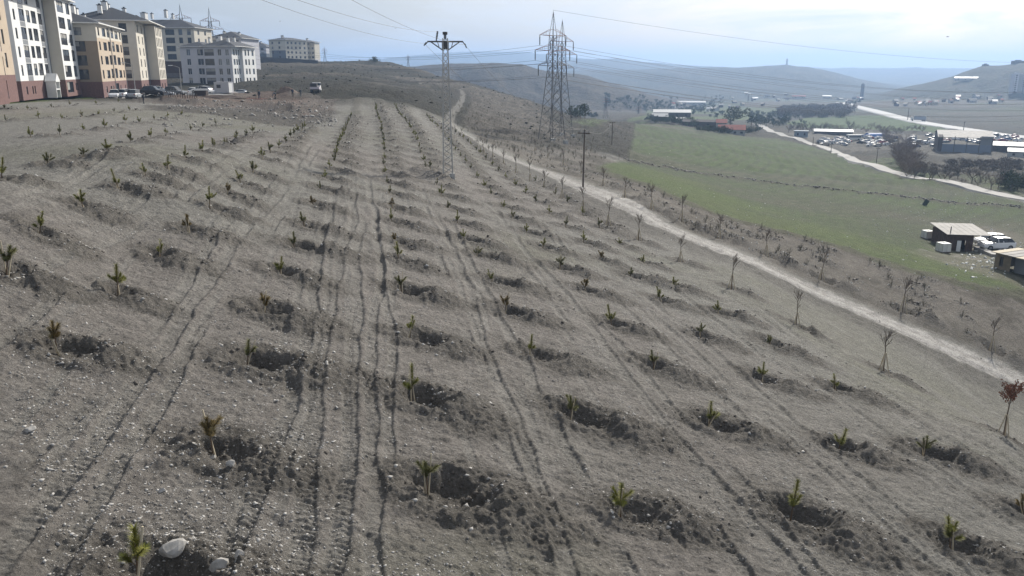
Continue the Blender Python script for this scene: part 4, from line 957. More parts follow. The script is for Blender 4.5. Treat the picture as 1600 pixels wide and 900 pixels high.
def merge_instances(name, protos, places, mats, label, cat=None):
    """numpy merge of many small copies into one mesh"""
    Vs, Fs, Ls, Ms = [], [], [], []; off = 0
    PV = []
    for me in protos:
        v = np.zeros(len(me.vertices)*3, np.float32); me.vertices.foreach_get('co', v); li = np.zeros(len(me.loops), np.int32); me.loops.foreach_get('vertex_index', li)
        lt = np.zeros(len(me.polygons), np.int32); me.polygons.foreach_get('loop_total', lt); mi = np.zeros(len(me.polygons), np.int32); me.polygons.foreach_get('material_index', mi)
        PV.append((v.reshape(-1, 3), li, lt, mi))
    for j, (x, y, z, s_, rz) in enumerate(places):
        v, li, lt, mi = PV[j % len(PV)]; c_, q_ = math.cos(rz), math.sin(rz); sv = np.array(s_ if isinstance(s_, tuple) else (s_,)*3, np.float32); w = v*sv
        Vs.append(np.stack([w[:, 0]*c_-w[:, 1]*q_+x, w[:, 0]*q_+w[:, 1]*c_+y, w[:, 2]+z], 1)); Ls.append(li+off); Fs.append(lt); Ms.append(mi); off += len(v)
    V = np.concatenate(Vs).astype(np.float32); Lx = np.concatenate(Ls); T_ = np.concatenate(Fs)
    me = bpy.data.meshes.new(name); me.vertices.add(len(V)); me.vertices.foreach_set('co', V.ravel()); me.loops.add(len(Lx)); me.loops.foreach_set('vertex_index', Lx)
    me.polygons.add(len(T_)); me.polygons.foreach_set('loop_start', np.r_[0, np.cumsum(T_)[:-1]].astype(np.int32)); me.polygons.foreach_set('loop_total', T_); me.polygons.foreach_set('material_index', np.concatenate(Ms))
    for m in mats: me.materials.append(m)
    me.update(calc_edges=True); o = link(name, me); tag(o, label, cat, None, 'stuff'); return o
if small: merge_instances('distant_saplings', PROF, [(x, y, z, 1.0, random.uniform(0, 6)) for x, y, z in small], [M_bark, M_need, M_stake], 'far rows of tiny pine saplings beyond the lattice pole')
# roadside deciduous saplings
def decid(seed, leaves, H=2.2):
    rnd = random.Random(seed); tr = MB(); tw = MB(); lf = MB()
    top_ = Vector((rnd.uniform(-.08, .08), rnd.uniform(-.08, .08), H*.72)); tr.path([Vector((0, 0, -.2)), Vector((0, 0, H*.35))+top_*.02, top_], [.028, .022, .015], n=6)
    for k in range(9):
        a = rnd.uniform(0, 6.28); z = rnd.uniform(.5, .74)*H; s_ = Vector((top_.x*z/H, top_.y*z/H, min(z, top_.z))); d = Vector((math.cos(a)*rnd.uniform(.4, .8), math.sin(a)*rnd.uniform(.4, .8), 1)).normalized()
        ln = rnd.uniform(.3, .6)*H*.42; e = s_+d*ln; tw.tube(s_, e, .013, .008, n=4)
        for q_ in range(4):
            t = rnd.uniform(.3, .95); p = s_.lerp(e, t); d2 = (d+Vector((rnd.uniform(-.8, .8), rnd.uniform(-.8, .8), rnd.uniform(-.1, .5)))).normalized(); e2 = p+d2*rnd.uniform(.12, .3); tw.tube(p, e2, .009, .006, n=3)
            for _ in range(16 if leaves else 0):
                c_ = p.lerp(e2, rnd.random())+Vector((rnd.gauss(0, .04), rnd.gauss(0, .04), rnd.gauss(0, .04))); u_ = Vector((rnd.gauss(0, 1), rnd.gauss(0, 1), rnd.gauss(0, 1))).normalized()*.035; v_ = u_.orthogonal().normalized()*.022
                lf.add([c_-u_, c_+v_, c_+u_, c_-v_], [(0, 1, 2, 3)])
    st = []
    for k in range(3):
        a = k*2.09+rnd.uniform(-.3, .3); m = MB(); m.tube((math.cos(a)*.28, math.sin(a)*.28, -.2), (math.cos(a)*.02, math.sin(a)*.02, H*.42), .022, n=5); st.append(m.mesh('stake', [M_stake]))
    return tr.mesh('trunk', [M_stem]), tw.mesh('twigs', [M_twig]), (lf.mesh('leaves', [M_leafb]) if leaves else None), st
DEC = [decid(300+k, k == 0) for k in range(5)]
def put_decid(k, x, y, sz, lab, grp):
    t, w, l_, st = DEC[k]; root = thing('roadside_tree', (x, y, gz(x, y)-.02), random.uniform(0, 6.28), lab, 'sapling tree', grp); root.scale = (sz,)*3
    link('trunk', t, root); link('twigs', w, root)
    if l_: link('leaves', l_, root)
    for s_ in st: link('stake', s_, root)
for i, (x, y) in enumerate(treeL):
    put_decid(0 if i == 0 else 1+i % 4, x, y, random.uniform(1.1, 1.3), ('bare staked young tree on the near side of the dirt road, %s from the front' % ordn(i)) if i else 'young tree keeping its reddish brown leaves, staked, nearest on the dirt road', 'young trees on the near side of the dirt road')
for i, (x, y) in enumerate(treeR):
    put_decid(1+(i*3) % 4, x, y, random.uniform(1.3, 1.6), 'bare staked young tree on the field side of the dirt road, %s from the right' % ordn(i), 'young trees on the field side of the dirt road')
# rough strip between road and field: small seedlings
SH = []
for k in range(4):
    rnd = random.Random(400+k); m = MB(); m.tube((0, 0, -.1), (rnd.uniform(-.06, .06), 0, .62), .012, .005, n=4)
    nd = MB(); tuft(nd, (0, 0, .12), (rnd.uniform(-.2, .2), rnd.uniform(-.2, .2), 1), .5, 34, .15, rnd, .011)
    for q_ in range(6): a_ = q_*1.05+rnd.uniform(-.4, .4); d_ = Vector((math.cos(a_), math.sin(a_), rnd.uniform(.8, 1.9))); tuft(nd, (0, 0, rnd.uniform(.05, .3)), d_, rnd.uniform(.25, .45), 14, .11, rnd, .011)
    m.add(nd.v, nd.f, 1); SH.append(m.mesh('conifer_seedling', [M_stem, M_shrub]))
sx = np.array([[p[0], p[1]] for p in strip]); de_, _, _ = near_poly(sx[:, 0], sx[:, 1], EDGEP, 60); ins = in_poly(sx[:, 0], sx[:, 1], FIELDP, .8); dr_, sr_, _ = near_poly(sx[:, 0], sx[:, 1], ROADP, 30)
sz_ = ground(sx[:, 0], sx[:, 1])[0]; kk = [0]*5; rest = []
order = np.argsort(np.hypot(sx[:, 0], sx[:, 1]))
for i in order:
    if ins[i] > .1 or dr_[i] < 4.5 or sr_[i] > 0 or sx[i, 1] < 15: continue
    d = math.hypot(*sx[i]); li = strip[i][2]; kk[li] += 1
    if d < 95:
        o = link('conifer_seedling', SH[i % 4]); o.location = (sx[i, 0], sx[i, 1], sz_[i]-.02); o.rotation_euler = (0, 0, random.uniform(0, 6)); s_ = random.uniform(.9, 1.5); o.scale = (s_*1.1, s_*1.1, s_)
        tag(o, 'grey-green seedling on the rough strip past the dirt road, line %s, %s from the near end' % (['nearest the road', 'second from the road', 'third from the road', 'fourth from the road', 'nearest the field'][li], ordn(kk[li]-1)) if False else
            ' '.join(('dull seedling past the dirt road, %s line, %s from its near end' % (['closest', 'second', 'third', 'fourth', 'outermost'][li], ordn(kk[li]-1))).split()[:16]), 'seedling', 'seedlings on the strip between dirt road and green field')
    else: rest.append((sx[i, 0], sx[i, 1], sz_[i], random.uniform(.8, 1.3), random.uniform(0, 6)))
# thin upright seedlings further along the slope, too many to tell apart
for _ in range(420):
    px = random.uniform(700, 985); py = random.uniform(150, 250)
    h = hit(px, py)
    if h[1] < 110 or h[1] > 420: continue
    rest.append((h[0], h[1], gz(h[0], h[1]), random.uniform(.8, 1.5), random.uniform(0, 6)))
merge_instances('distant_seedlings', SH, rest, [M_stem, M_shrub], 'scattered far seedlings on the slope around the twin pylons')

# ------------------------------------------------------------------ vehicles
M_tyre = mat('tyre_rubber', (.018, .018, .018), .9)
M_rim = mat('alloy_rim', (.35, .35, .36), .35, metal=.7)
M_lamp = mat('headlight_glass', (.7, .7, .72), .15)
M_tail = mat('tail_light', (.35, .02, .02), .3)
CARC = {'white': (.78, .78, .78), 'silver': (.42, .44, .46), 'black': (.02, .022, .028), 'grey': (.13, .14, .15), 'red': (.28, .03, .03), 'blue': (.05, .11, .26), 'beige': (.45, .40, .32), 'navy': (.03, .04, .075)}
def car_parts(colour, hatch=True, tall=1.0, dusty=.3):
    m = mat(colour+'_car_paint', CARC[colour], dusty, metal=.0, spec=.5, var=.03, scale=1.5)
    S = [(-2.15,.70,.45,.78,.80,.68),(-2.06,.84,.30,.93,.96,.78),(-1.88,.87,.24,.98,1.06,.74),(-1.42 if hatch else -1.1,.88,.21,1.0,1.42*tall,.62),(-.35,.88,.2,.98,1.48*tall,.64),(.3,.88,.2,.96,1.43*tall,.62),(1.0,.88,.21,.93,.97,.73),(1.75,.85,.25,.84,.87,.70),(2.08,.74,.34,.62,.66,.60)]
    def ring(s_):
        x, w, zb, zs, zr, wr = s_
        h = [(x, w*.9, zb), (x, w, zb+.14), (x, w, zs-.07), (x, w*.95, zs), (x, wr, zr), (x, wr*.5, zr+.02)]
        return h+[(p[0], -p[1], p[2]) for p in h[::-1]]
    R2 = [ring(s_) for s_ in S]; n_ = 12; b = MB(); g = MB()
    for i in range(len(S)-1):
        for k in range(n_):
            k2 = (k+1) % n_; quad = [R2[i][k], R2[i+1][k], R2[i+1][k2], R2[i][k2]]
            side = k in (3, 7); topq = k in (4, 5, 6)
            isg = (side and 2 <= i <= 5) or (topq and i in (2, 5))
            (g if isg else b).add(quad, [(0, 1, 2, 3)])
    b.add(R2[0], [tuple(range(n_))]); b.add(R2[-1], [tuple(range(n_))[::-1]])
    for x in (-.35, .3): # pillars
        for sg in (-1, 1): b.add([(x-.04, sg*.845, .98), (x+.04, sg*.845, .98), (x+.04, sg*.635, 1.44*tall), (x-.04, sg*.635, 1.44*tall)], [(0, 1, 2, 3)])
    wl = []
    for x in (-1.32, 1.33):
        for sg in (-1, 1):
            w = MB(); w.tube((x, sg*.70, .32), (x, sg*.895, .32), .32, n=14); wl.append((w, x, sg))
    return b, g, wl, m
def make_car(label, loc, rz, colour, cat='car', group=None, hatch=True, tall=1.0, s_=1.0, name='parked_car', detail=True):
    b, g, wl, m = car_parts(colour, hatch, tall)
    root = thing(name, loc, rz, label, cat, group); root.scale = (s_,)*3
    b.build('body', m, root, smooth=False); g.build('windows', M_glass, root)
    for w, x, sg in wl:
        wo = w.build('wheel', M_tyre, root)
        if detail:
            r = MB(); r.tube((x, sg*.86, .32), (x, sg*.905, .32), .19, n=10); r.build('rim', M_rim, wo)
    for sg in (-1, 1):
        h = MB(); h.box((2.0, sg*.60, .66), (.2, .28, .13)); h.build('headlight', M_lamp, root)
        h = MB(); h.box((-2.09, sg*.66, .80), (.12, .24, .2)); h.build('tail_light', M_tail, root)
        h = MB(); h.box((.85, sg*.97, 1.0), (.12, .2, .13)); h.build('wing_mirror', m, root)
    return root
def at(px, py): h = hit(px, py); return h[0], h[1], gz(h[0], h[1])
def atd(px, D, py):
    v = campt(px, D, py); return v[0], v[1], gz(v[0], v[1])
UA = math.atan2(.96, -.28)
for px, D, rz, colr, tall, lab in (
 (180, 150, UA+math.pi, 'white', 1.12, 'leftmost white car parked in front of the low beige block'),
 (199, 152, UA-.5, 'white', 1.15, 'white van-like car second from the left by the beige block'),
 (213, 153, UA-.3, 'silver', 1.2, 'silver car parked beside the black one under the beige block'),
 (211, 160, UA-.9, 'black', 1.1, 'black car just behind the white cars by the beige block'),
 (240, 150, R_(5), 'black', 1.15, 'long black car in the middle of the apartment car park'),
 (256, 153, R_(15), 'silver', 1.0, 'low silver car half hidden behind the long black car'),
 (274, 156, R_(-6), 'grey', 1.2, 'grey estate car beside the street lamp'),
 (250, 172, R_(20), 'white', 1.0, 'white car behind the black and silver ones below the cream block'),
 (303, 186, R_(100), 'white', 1.1, 'white car facing the camera right of the street lamp'),
 (316, 166, R_(170), 'white', 1.0, 'white saloon broadside in the right half of the car park'),
 (325, 178, R_(150), 'silver', 1.0, 'silver car behind the white saloon'),
 (373, 196, R_(175), 'silver', .95, 'pale silver saloon right of the white container')):
    make_car(lab, atd(px, D, 152), rz, colr, group='cars parked by the apartment blocks', tall=tall)
# white box container
x, y, z = atd(351, 172, 150); root = thing('site_container', (x, y, z), R_(-8), 'white box container standing among the parked cars', 'container')
b = MB(); b.box((0, 0, 1.15), (3.3, 2.2, 2.2)); b.box((0, 0, 2.28), (3.36, 2.26, .08)); b.build('container_body', mat('dull_white_panel', (.42, .42, .44), .7), root)
b = MB(); b.box((1.62, -.3, 1.1), (.1, 1.5, 1.9)); b.build('door', M_white, root); b = MB(); b.box((-.6, -1.12, 1.4), (.9, .06, .7)); b.build('window', M_glass, root)
# street lamps
def street_lamp(px, D, H, label, rz):
    x, y, z = atd(px, D, 153); root = thing('street_lamp', (x, y, z), rz, label, 'street lamp', 'street lamps by the car park')
    b = MB(); b.tube((0, 0, 0), (0, 0, H), .09, .06, n=8); b.build('pole', M_steel_l, root)
    b = MB(); b.path([(0, 0, H), (-.7, 0, H+.25), (-1.3, 0, H+.35)], [.045, .04, .035], n=6); b.build('arm', M_steel_l, root)
    b = MB(); b.box((-1.6, 0, H+.36), (.75, .26, .12)); b.build('lamp_head', M_white, root)
street_lamp(285, 148, 5.3, 'curved-arm street lamp in front of the dark plinth block', 0)
street_lamp(213, 158, 6.6, 'tall thin street lamp in front of the cream block', R_(20))
# light truck on the track
x, y, z = at(493, 149.5); root = thing('light_truck', (x, y, z), R_(8), 'small white truck with a dark load, driving off over the brow', 'truck')
b = MB(); b.box((0, 1.4, .75), (2.0, 4.6, .35)); b.build('chassis', M_frame, root)
b = MB(); b.box((-.02, .2, 1.1), (2.05, 2.9, .5)); b.build('side_boards', mat('faded_pink_white_panel', (.52, .47, .50), .7), root)
b = MB(); b.box((-.25, .3, 1.75), (1.45, 2.4, .75)); b.build('load', M_frame, root)
b = MB(); b.box((.1, 2.7, 1.45), (1.95, 1.6, 1.7), taper=.86); b.build('cab', M_white, root)
b = MB(); b.box((.1, 2.7, 1.9), (1.84, 1.5, .5), taper=.93); b.build('cab_window', M_glass, root)
for xx in (-.85, .85):
    for yy in (-.4, 2.8): b = MB(); b.tube((xx-.12, yy, .4), (xx+.12, yy, .4), .4, n=12); b.build('wheel', M_tyre, root)
# ------------------------------------------------------------------ people
M_skin = mat('skin', (.38, .22, .15), .6)
def skin_mesh(name, joints, edges, radii, m, parent, root_i=0, sub=1):
    me = bpy.data.meshes.new(name); me.from_pydata(joints, edges, []); o = link(name, me, parent); me.materials.append(m)
    k = o.modifiers.new('skin', 'SKIN')
    if len(me.skin_vertices):
        for i, v in enumerate(me.skin_vertices[0].data): v.radius = (radii[i], radii[i]*.85); v.use_root = (i == root_i)
    k.use_smooth_shade = True
    o.modifiers.new('sub', 'SUBSURF').levels = sub; o.modifiers['sub'].render_levels = sub
    return o
def person(loc, rz, label, top_c, leg_c, pose='stand'):
    root = thing('person', loc, rz, label, 'person')
    bend = {'stand': 0, 'bend': .75, 'walk': .12}[pose]; hip = Vector((0, 0, .92)) if pose != 'bend' else Vector((0, -.12, .86))
    def sp(d): return hip+Vector((0, math.sin(bend)*d, math.cos(bend)*d))
    st = .22 if pose == 'walk' else .06
    J = [hip, sp(.25), sp(.5), sp(.62), hip+Vector((.10, 0, -.06)), Vector((.12, st*.5+.05, .48)), Vector((.13, st, .07)), Vector((.13, st+.16, .03)),
         hip+Vector((-.10, 0, -.06)), Vector((-.12, -st*.3+.05, .48)), Vector((-.13, -st, .07)), Vector((-.13, -st+.16, .03)),
         sp(.48)+Vector((.19, 0, 0)), sp(.22)+Vector((.27, .05, -.02)), sp(.02)+Vector((.25, .16, -.05)), sp(.48)+Vector((-.19, 0, 0)), sp(.22)+Vector((-.27, .03, -.02)), sp(.02)+Vector((-.25, .12, -.05))]
    if pose == 'bend':
        J[14] = Vector((.18, .55, .52)); J[13] = Vector((.24, .42, .82)); J[17] = Vector((-.18, .55, .50)); J[16] = Vector((-.24, .42, .82))
    E = [(0,1),(1,2),(2,3),(0,4),(4,5),(5,6),(6,7),(0,8),(8,9),(9,10),(10,11),(2,12),(12,13),(13,14),(2,15),(15,16),(16,17)]
    Rr = [.15,.14,.15,.055,.095,.065,.045,.04,.095,.065,.045,.04,.065,.048,.035,.065,.048,.035]
    skin_mesh('body', J, E, Rr, mat('trousers_'+leg_c, CARC[leg_c], .9), root)
    Jj = [sp(-.04), sp(.25), sp(.5), J[12], J[13], J[13].lerp(J[14], .8), J[15], J[16], J[16].lerp(J[17], .8)]
    skin_mesh('jacket', Jj, [(0,1),(1,2),(2,3),(3,4),(4,5),(2,6),(6,7),(7,8)], [.175,.165,.175,.082,.062,.05,.082,.062,.05], mat('jacket_'+top_c, CARC[top_c], .9), root)
    hc = sp(.78); bm = bmesh.new(); bmesh.ops.create_uvsphere(bm, u_segments=14, v_segments=10, radius=.105)
    for v in bm.verts: v.co.z *= 1.18; v.co.x *= .86; v.co.y += .02 if (v.co.z < 0 and v.co.y > 0) else 0
    me = bpy.data.meshes.new('head'); bm.to_mesh(me); bm.free(); me.materials.append(M_skin); h = link('head', me, root); h.location = hc; h.rotation_euler = (-bend, 0, 0)
    f = MB(); f.box((0, .115, .0), (.03, .04, .045)); f.box((.09, 0, 0), (.02, .04, .05)); f.box((-.09, 0, 0), (.02, .04, .05)); f.build('face_features', M_skin, h)
    bm = bmesh.new(); bmesh.ops.create_uvsphere(bm, u_segments=14, v_segments=8, radius=.116)
    bmesh.ops.delete(bm, geom=[v for v in bm.verts if v.co.z < -.01 and v.co.y > -.05 or v.co.z < -.07], context='VERTS')
    me = bpy.data.meshes.new('hair'); bm.to_mesh(me); bm.free(); me.materials.append(M_frame); hh = link('hair', me, h); hh.location = (0, -.012, .02)
    for s2, jw in ((1, J[14]), (-1, J[17])):
        bm = bmesh.new(); b = MB(); b.box(jw+Vector((0, .02, -.04)), (.035, .08, .09), taper=.8)
        for q_ in range(4): b.tube(jw+Vector((0, -.01+q_*.022, -.08)), jw+Vector((0, .005+q_*.022, -.15-.01*(q_ % 3))), .009, .007, n=4)
        b.tube(jw+Vector((0, .055, -.05)), jw+Vector((0, .085, -.1)), .010, .008, n=4); b.build('hand', M_skin, root); bm.free()
for px, py, rz, lab, tc, lc, ps in ((406, 163, 2.8, 'person in dark clothes standing at the edge of the dug-up platform', 'black', 'navy', 'stand'),
 (431, 163.5, 1.9, 'person in a pale grey jacket bending over on the platform', 'grey', 'black', 'bend'),
 (458, 158.5, .4, 'person in dark clothes walking near the dirt heap', 'navy', 'black', 'walk'),
 (470.5, 156, 1.0, 'person in dark clothes rightmost on the platform, by the dirt heap', 'black', 'grey', 'stand'),
 (225, 162, 1.2, 'person in black clothes walking below the long black car', 'black', 'black', 'walk')):
    person(at(px, py), rz, lab, tc, lc, ps)
# stakes in a row along the platform
for k in range(15):
    px = 257+k*3.7; x, y, z = at(px, 160+k*.25)
    b = MB(); H = random.uniform(.75, 1.15); b.box((0, 0, H/2-.1), (.10, .10, H+.2)); o = b.build('wooden_post', M_wood)
    o.location = (x, y, z); o.rotation_euler = (random.uniform(-.15, .15), random.uniform(-.15, .15), random.uniform(0, 1)); tag(o, 'short wooden post of the row below the car park, %s from the left' % ordn(k), 'post', 'short posts below the car park')
# dirt heap and spoil pile on the platform
def heap(name, px, py, rx, ry, h, col, label, seed):
    bm = bmesh.new(); bmesh.ops.create_grid(bm, x_segments=26, y_segments=26, size=1)
    for v in bm.verts:
        r = math.hypot(v.co.x, v.co.y); n_ = float(fbm(np.array([v.co.x*3+seed]), np.array([v.co.y*3]), seed, 4)[0]); v.co.z = max(0, (1-r*r))*h*(1+.5*n_)+.12*n_-.12; v.co.x *= rx; v.co.y *= ry
    me = bpy.data.meshes.new(name); bm.to_mesh(me); bm.free(); me.materials.append(mat(name+'_soil_%d' % seed, col, .95, var=.3, scale=1.2, bump=.8)); o = link(name, me); o.location = at(px, py); tag(o, label, 'dirt heap'); return o
heap('dirt_heap', 448, 154, 2.6, 2.2, 1.1, (.15, .11, .085), 'brown dirt heap behind the workers on the platform', 3)
heap('dirt_heap', 390, 161, 7.5, 2.2, .45, (.16, .085, .065), 'low reddish spoil bank along the platform edge', 5)
heap('dirt_heap', 318, 158, 9, 2.0, .4, (.11, .08, .065), 'low dark spoil bank right of the row of posts', 8)
b = MB(); b.box((0, 0, .55), (2.2, 1.2, 1.1)); b.box((0, 0, 1.14), (2.3, 1.3, .08)); o = b.build('rusty_skip', mat('dark_rust', (.06, .045, .04), .9)); o.location = at(316, 158); tag(o, 'small dark metal bin beside the spoil bank', 'metal bin')

# ------------------------------------------------------------------ hut, tanks, shed and cars in the valley
M_plank = mat('dark_brown_boards', (.085, .055, .042), .9, var=.35, scale=2)
M_metalroof = mat('pale_sheet_roof', (.235, .22, .20), .75, var=.25, scale=.8)
M_white2 = mat('off_white_plastic', (.60, .60, .56), .6, var=.1, scale=2)
A_ = Vector(at(1454, 375.5)); B_ = Vector(at(1479, 390)); C_ = Vector(at(1508.5, 387.5))
uu = Vector((.985, -.17, 0)); wl_ = 3.1; vv = Vector((-uu.y, uu.x, 0)); dl = 6.2
root = thing('shack', (B_.x, B_.y, min(B_.z, C_.z)-.3), math.atan2(uu.y, uu.x), 'dark boarded shack with a pale overhanging sheet roof and an open white door', 'shack')
w = MB(); Hw = 2.75
def shack_face(Mx, ln, holes): facade_simple(w, Mx, ln, Hw, holes)
def facade_simple(w, Mx, ln, hh, holes):
    n_ = int(ln/.22)
    for i in range(n_):
        x0 = ln*i/n_; x1 = ln*(i+1)/n_-.012; off = random.uniform(-.015, .015)
        segs = [(0, hh)]
        for hx0, hz0, hx1, hz1 in holes:
            if hx0 < (x0+x1)/2 < hx1: segs = [(0, hz0), (hz1, hh)]
        for a, b_ in segs:
            if b_-a > .03: w.add([Mx@Vector(p) for p in ((x0, off, a), (x1, off, a), (x1, off, b_), (x0, off, b_), (x0, off+.05, a), (x1, off+.05, a), (x1, off+.05, b_), (x0, off+.05, b_))], [(0,1,2,3),(5,4,7,6),(4,0,3,7),(1,5,6,2),(3,2,6,7)])
TR = Matrix.Translation; RZ = lambda a: Matrix.Rotation(a, 4, 'Z')
facade_simple(w, TR((0, 0, 0)), wl_, Hw, [(1.2, 0, 2.1, 2.1)]); facade_simple(w, TR((0, dl, 0))@RZ(-math.pi/2), dl, Hw, []); facade_simple(w, TR((wl_, 0, 0))@RZ(math.pi/2), dl, Hw, [(1.6, 1.0, 2.6, 1.9)]); facade_simple(w, TR((wl_, dl, 0))@RZ(math.pi), wl_, Hw, [])
o = w.build('board_wall', M_plank, root); 
b = MB(); b.box((1.38, -.1, 1.05), (.5, .06, 2.0)); b.build('door', M_white, root)
nR = 7
for k in range(nR):
    x0 = -.35+(wl_+2.4)*k/nR; x1 = -.35+(wl_+2.4)*(k+1)/nR-.03; b = MB(); zf = Hw+.12; zb = Hw+.42
    b.add([(x0, -.45, zf), (x1, -.45, zf), (x1, dl+.4, zb), (x0, dl+.4, zb), (x0, -.45, zf+.05), (x1, -.45, zf+.05), (x1, dl+.4, zb+.05), (x0, dl+.4, zb+.05)], [(3,2,1,0),(4,5,6,7),(0,1,5,4),(1,2,6,5),(2,3,7,6),(3,0,4,7)]); b.build('roof_sheet', M_metalroof, root)
for yy in (0, dl): b = MB(); b.tube((wl_+1.85, yy, 0), (wl_+1.85, yy, Hw+.15), .06, n=6); b.build('porch_post', M_wood, root)
b = MB(); b.tube((.5, .9, Hw+.1), (.5, .9, Hw+1.0), .07, n=8); b.build('stove_pipe', M_frame, root)
b = MB(); b.box((wl_+1.0, 1.0, .45), (1.6, .8, .06)); 
for q_ in (-.7, .7): b.box((wl_+1.0+q_, 1.0, .22), (.06, .7, .44))
o = b.build('porch_table', M_wood); o.matrix_world = TR(root.location)@RZ(root.rotation_euler[2]); tag(o, 'rough wooden table under the porch roof of the shack', 'table')
for px, py, s_, lab in ((1473, 394, 1.25, 'white square water tank in front of the shack'), (1448.5, 373, 1.2, 'white water tank at the left end of the shack')):
    root = thing('water_tank', at(px, py), R_(12), lab, 'water tank'); root.scale = (s_,)*3
    b = MB(); b.box((0, 0, .55), (1.0, 1.0, .86), taper=.96); b.tube((0, 0, .97), (0, 0, 1.04), .14, n=10); b.build('tank', M_white2, root)
    b = MB(); b.box((0, 0, .07), (1.1, 1.1, .13)); b.build('pallet', M_wood, root)
    b = MB()
    for q_ in (-.5, 0, .5):
        for sg in (-.515, .515): b.tube((q_, sg, .13), (q_, sg, 1.0), .014, n=4); b.tube((sg, q_, .13), (sg, q_, 1.0), .014, n=4)
    b.build('cage', M_steel_l, root)
x, y, z = at(1556, 389); make_car('white hatchback nearest the camera beside the shack', (x, y, z), R_(183), 'white', group='cars beside the shack', hatch=True, tall=1.06, s_=1.02)
x, y, z = at(1546, 383); make_car('white estate car behind the hatchback beside the shack', (x, y, z), R_(178), 'white', group='cars beside the shack', hatch=True, tall=1.1, s_=1.0)
# second shed
A_ = Vector(at(1553, 418)); B_ = Vector(at(1577, 426)); uu = B_-A_; uu.z = 0; L1 = uu.length; ang = math.atan2(uu.y, uu.x)
root = thing('low_shed', (A_.x, A_.y, A_.z-.2), ang, 'low shed with a mud-yellow front, two dark openings and a pale plank roof', 'shed')
w = MB(); facade(root, w, Matrix.Identity(4), L1, 1.9, [(.5, .5, .45, 1.1, 'plain'), (1.35, .5, .45, 1.1, 'plain')], bands(.01)); w.build('front_wall', [M_beige_shaded, mat('mud_yellow', (.20, .165, .115), .95, var=.2, scale=2)], root, fix=False)
w = MB(); w.box((-.0, 2.0, .95), (.15, 3.9, 1.88)); w.box((L1+3.0, .75, .8), (6.0, .15, 1.7)); w.box((L1/2+2.5, 4.0, .9), (L1+5.2, .15, 1.8)); w.box((L1+6.0, 2.4, .85), (.15, 3.2, 1.7)); w.build('side_wall', M_greyp, root)
for k in range(9):
    x0 = -.3+(L1+6.8)*k/9; b = MB(); b.box((x0+(L1+6.8)/18, 1.85, 2.02-.01*(k % 2)-k*.03), ((L1+6.8)/9-.04, 4.7, .07)); b.build('roof_sheet', M_metalroof if k % 3 else M_stake, root)
# low wall between shack and shed
P1, P2 = Vector(at(1527, 390)), Vector(at(1556, 402))
b = MB(); d_ = P2-P1; n_ = 6
root = thing('plank_walk', P1, 0, 'raised pale plank walkway running from the shack to the low shed', 'walkway')
for k in range(n_):
    b = MB(); a = d_*(k/n_); e = d_*((k+.94)/n_); t = Vector((-d_.y, d_.x, 0)).normalized()*.45
    vs = [a-t+Vector((0,0,.35)), e-t+Vector((0,0,.35)), e+t+Vector((0,0,.35)), a+t+Vector((0,0,.35))]; vs += [v-Vector((0,0,.5)) for v in vs]
    b.add(vs, [(0,1,2,3),(7,6,5,4),(0,4,5,1),(1,5,6,2),(2,6,7,3),(3,7,4,0)]); b.build('plank', M_metalroof, root)
# leaning panel on the field bank
root = at(1446, 321); b = MB(); b.box((0, 0, .5), (.9, .06, 1.2), M=Matrix.Rotation(R_(28), 4, 'Y')); o = b.build('leaning_panel', mat('dull_green_sheet', (.05, .07, .065), .7)); o.location = root; tag(o, 'dark green sheet leaning on the rubble bank in the green field', 'metal sheet')

# ------------------------------------------------------------------ valley buildings
M_redroof = mat('red_tile_roof', (.26, .075, .055), .85, var=.2, scale=.6)
M_whroof = mat('white_metal_roof', (.40, .40, .395), .55)
M_dkwall = mat('dark_barn_wall', (.075, .062, .06), .9)
M_plwall = mat('pale_house_wall', (.36, .36, .35), .9)
def gable(name, px, py, wpx, dep, hgt, rz, mw, mr, label, rise=.8, cat='building', group=None, flat=False, nw=3):
    x, y, z = at(px, py); D = y*CP-z*SP; wd = wpx/FPX*D
    root = thing(name, (x, y, z-.3), rz-.85*math.atan2(x, y), label, cat, group); b = MB(); h = hgt
    b.add([(-wd/2,0,0),(wd/2,0,0),(wd/2,dep,0),(-wd/2,dep,0),(-wd/2,0,h),(wd/2,0,h),(wd/2,dep,h),(-wd/2,dep,h)], [(0,1,5,4),(1,2,6,5),(2,3,7,6),(3,0,4,7),(3,2,1,0)])
    if not flat: b.add([(-wd/2,0,h),(-wd/2,dep,h),(-wd/2,dep/2,h+rise),(wd/2,0,h),(wd/2,dep,h),(wd/2,dep/2,h+rise)], [(0,1,2),(5,4,3)])
    b.build('wall', mw, root)
    b = MB(); o_ = .4
    if flat: b.add([(-wd/2-o_,-o_,h+.02),(wd/2+o_,-o_,h+.02),(wd/2+o_,dep+o_,h+rise),(-wd/2-o_,dep+o_,h+rise)], [(0,1,2,3)])
    else: b.add([(-wd/2-o_,-o_,h-.1),(wd/2+o_,-o_,h-.1),(wd/2+o_,dep/2,h+rise+.05),(-wd/2-o_,dep/2,h+rise+.05),(wd/2+o_,dep+o_,h-.1),(-wd/2-o_,dep+o_,h-.1)], [(0,1,2,3),(3,2,4,5)])
    me = b.build('roof', mr, root); so = me.modifiers.new('t', 'SOLIDIFY'); so.thickness = .15
    for k in range(nw):
        b = MB(); b.box((-wd/2+wd*(k+.5)/nw, -.03, h*.5), (min(1.2, wd*.12), .1, min(1.2, h*.35))); b.build('window', M_glass, root)
    return root
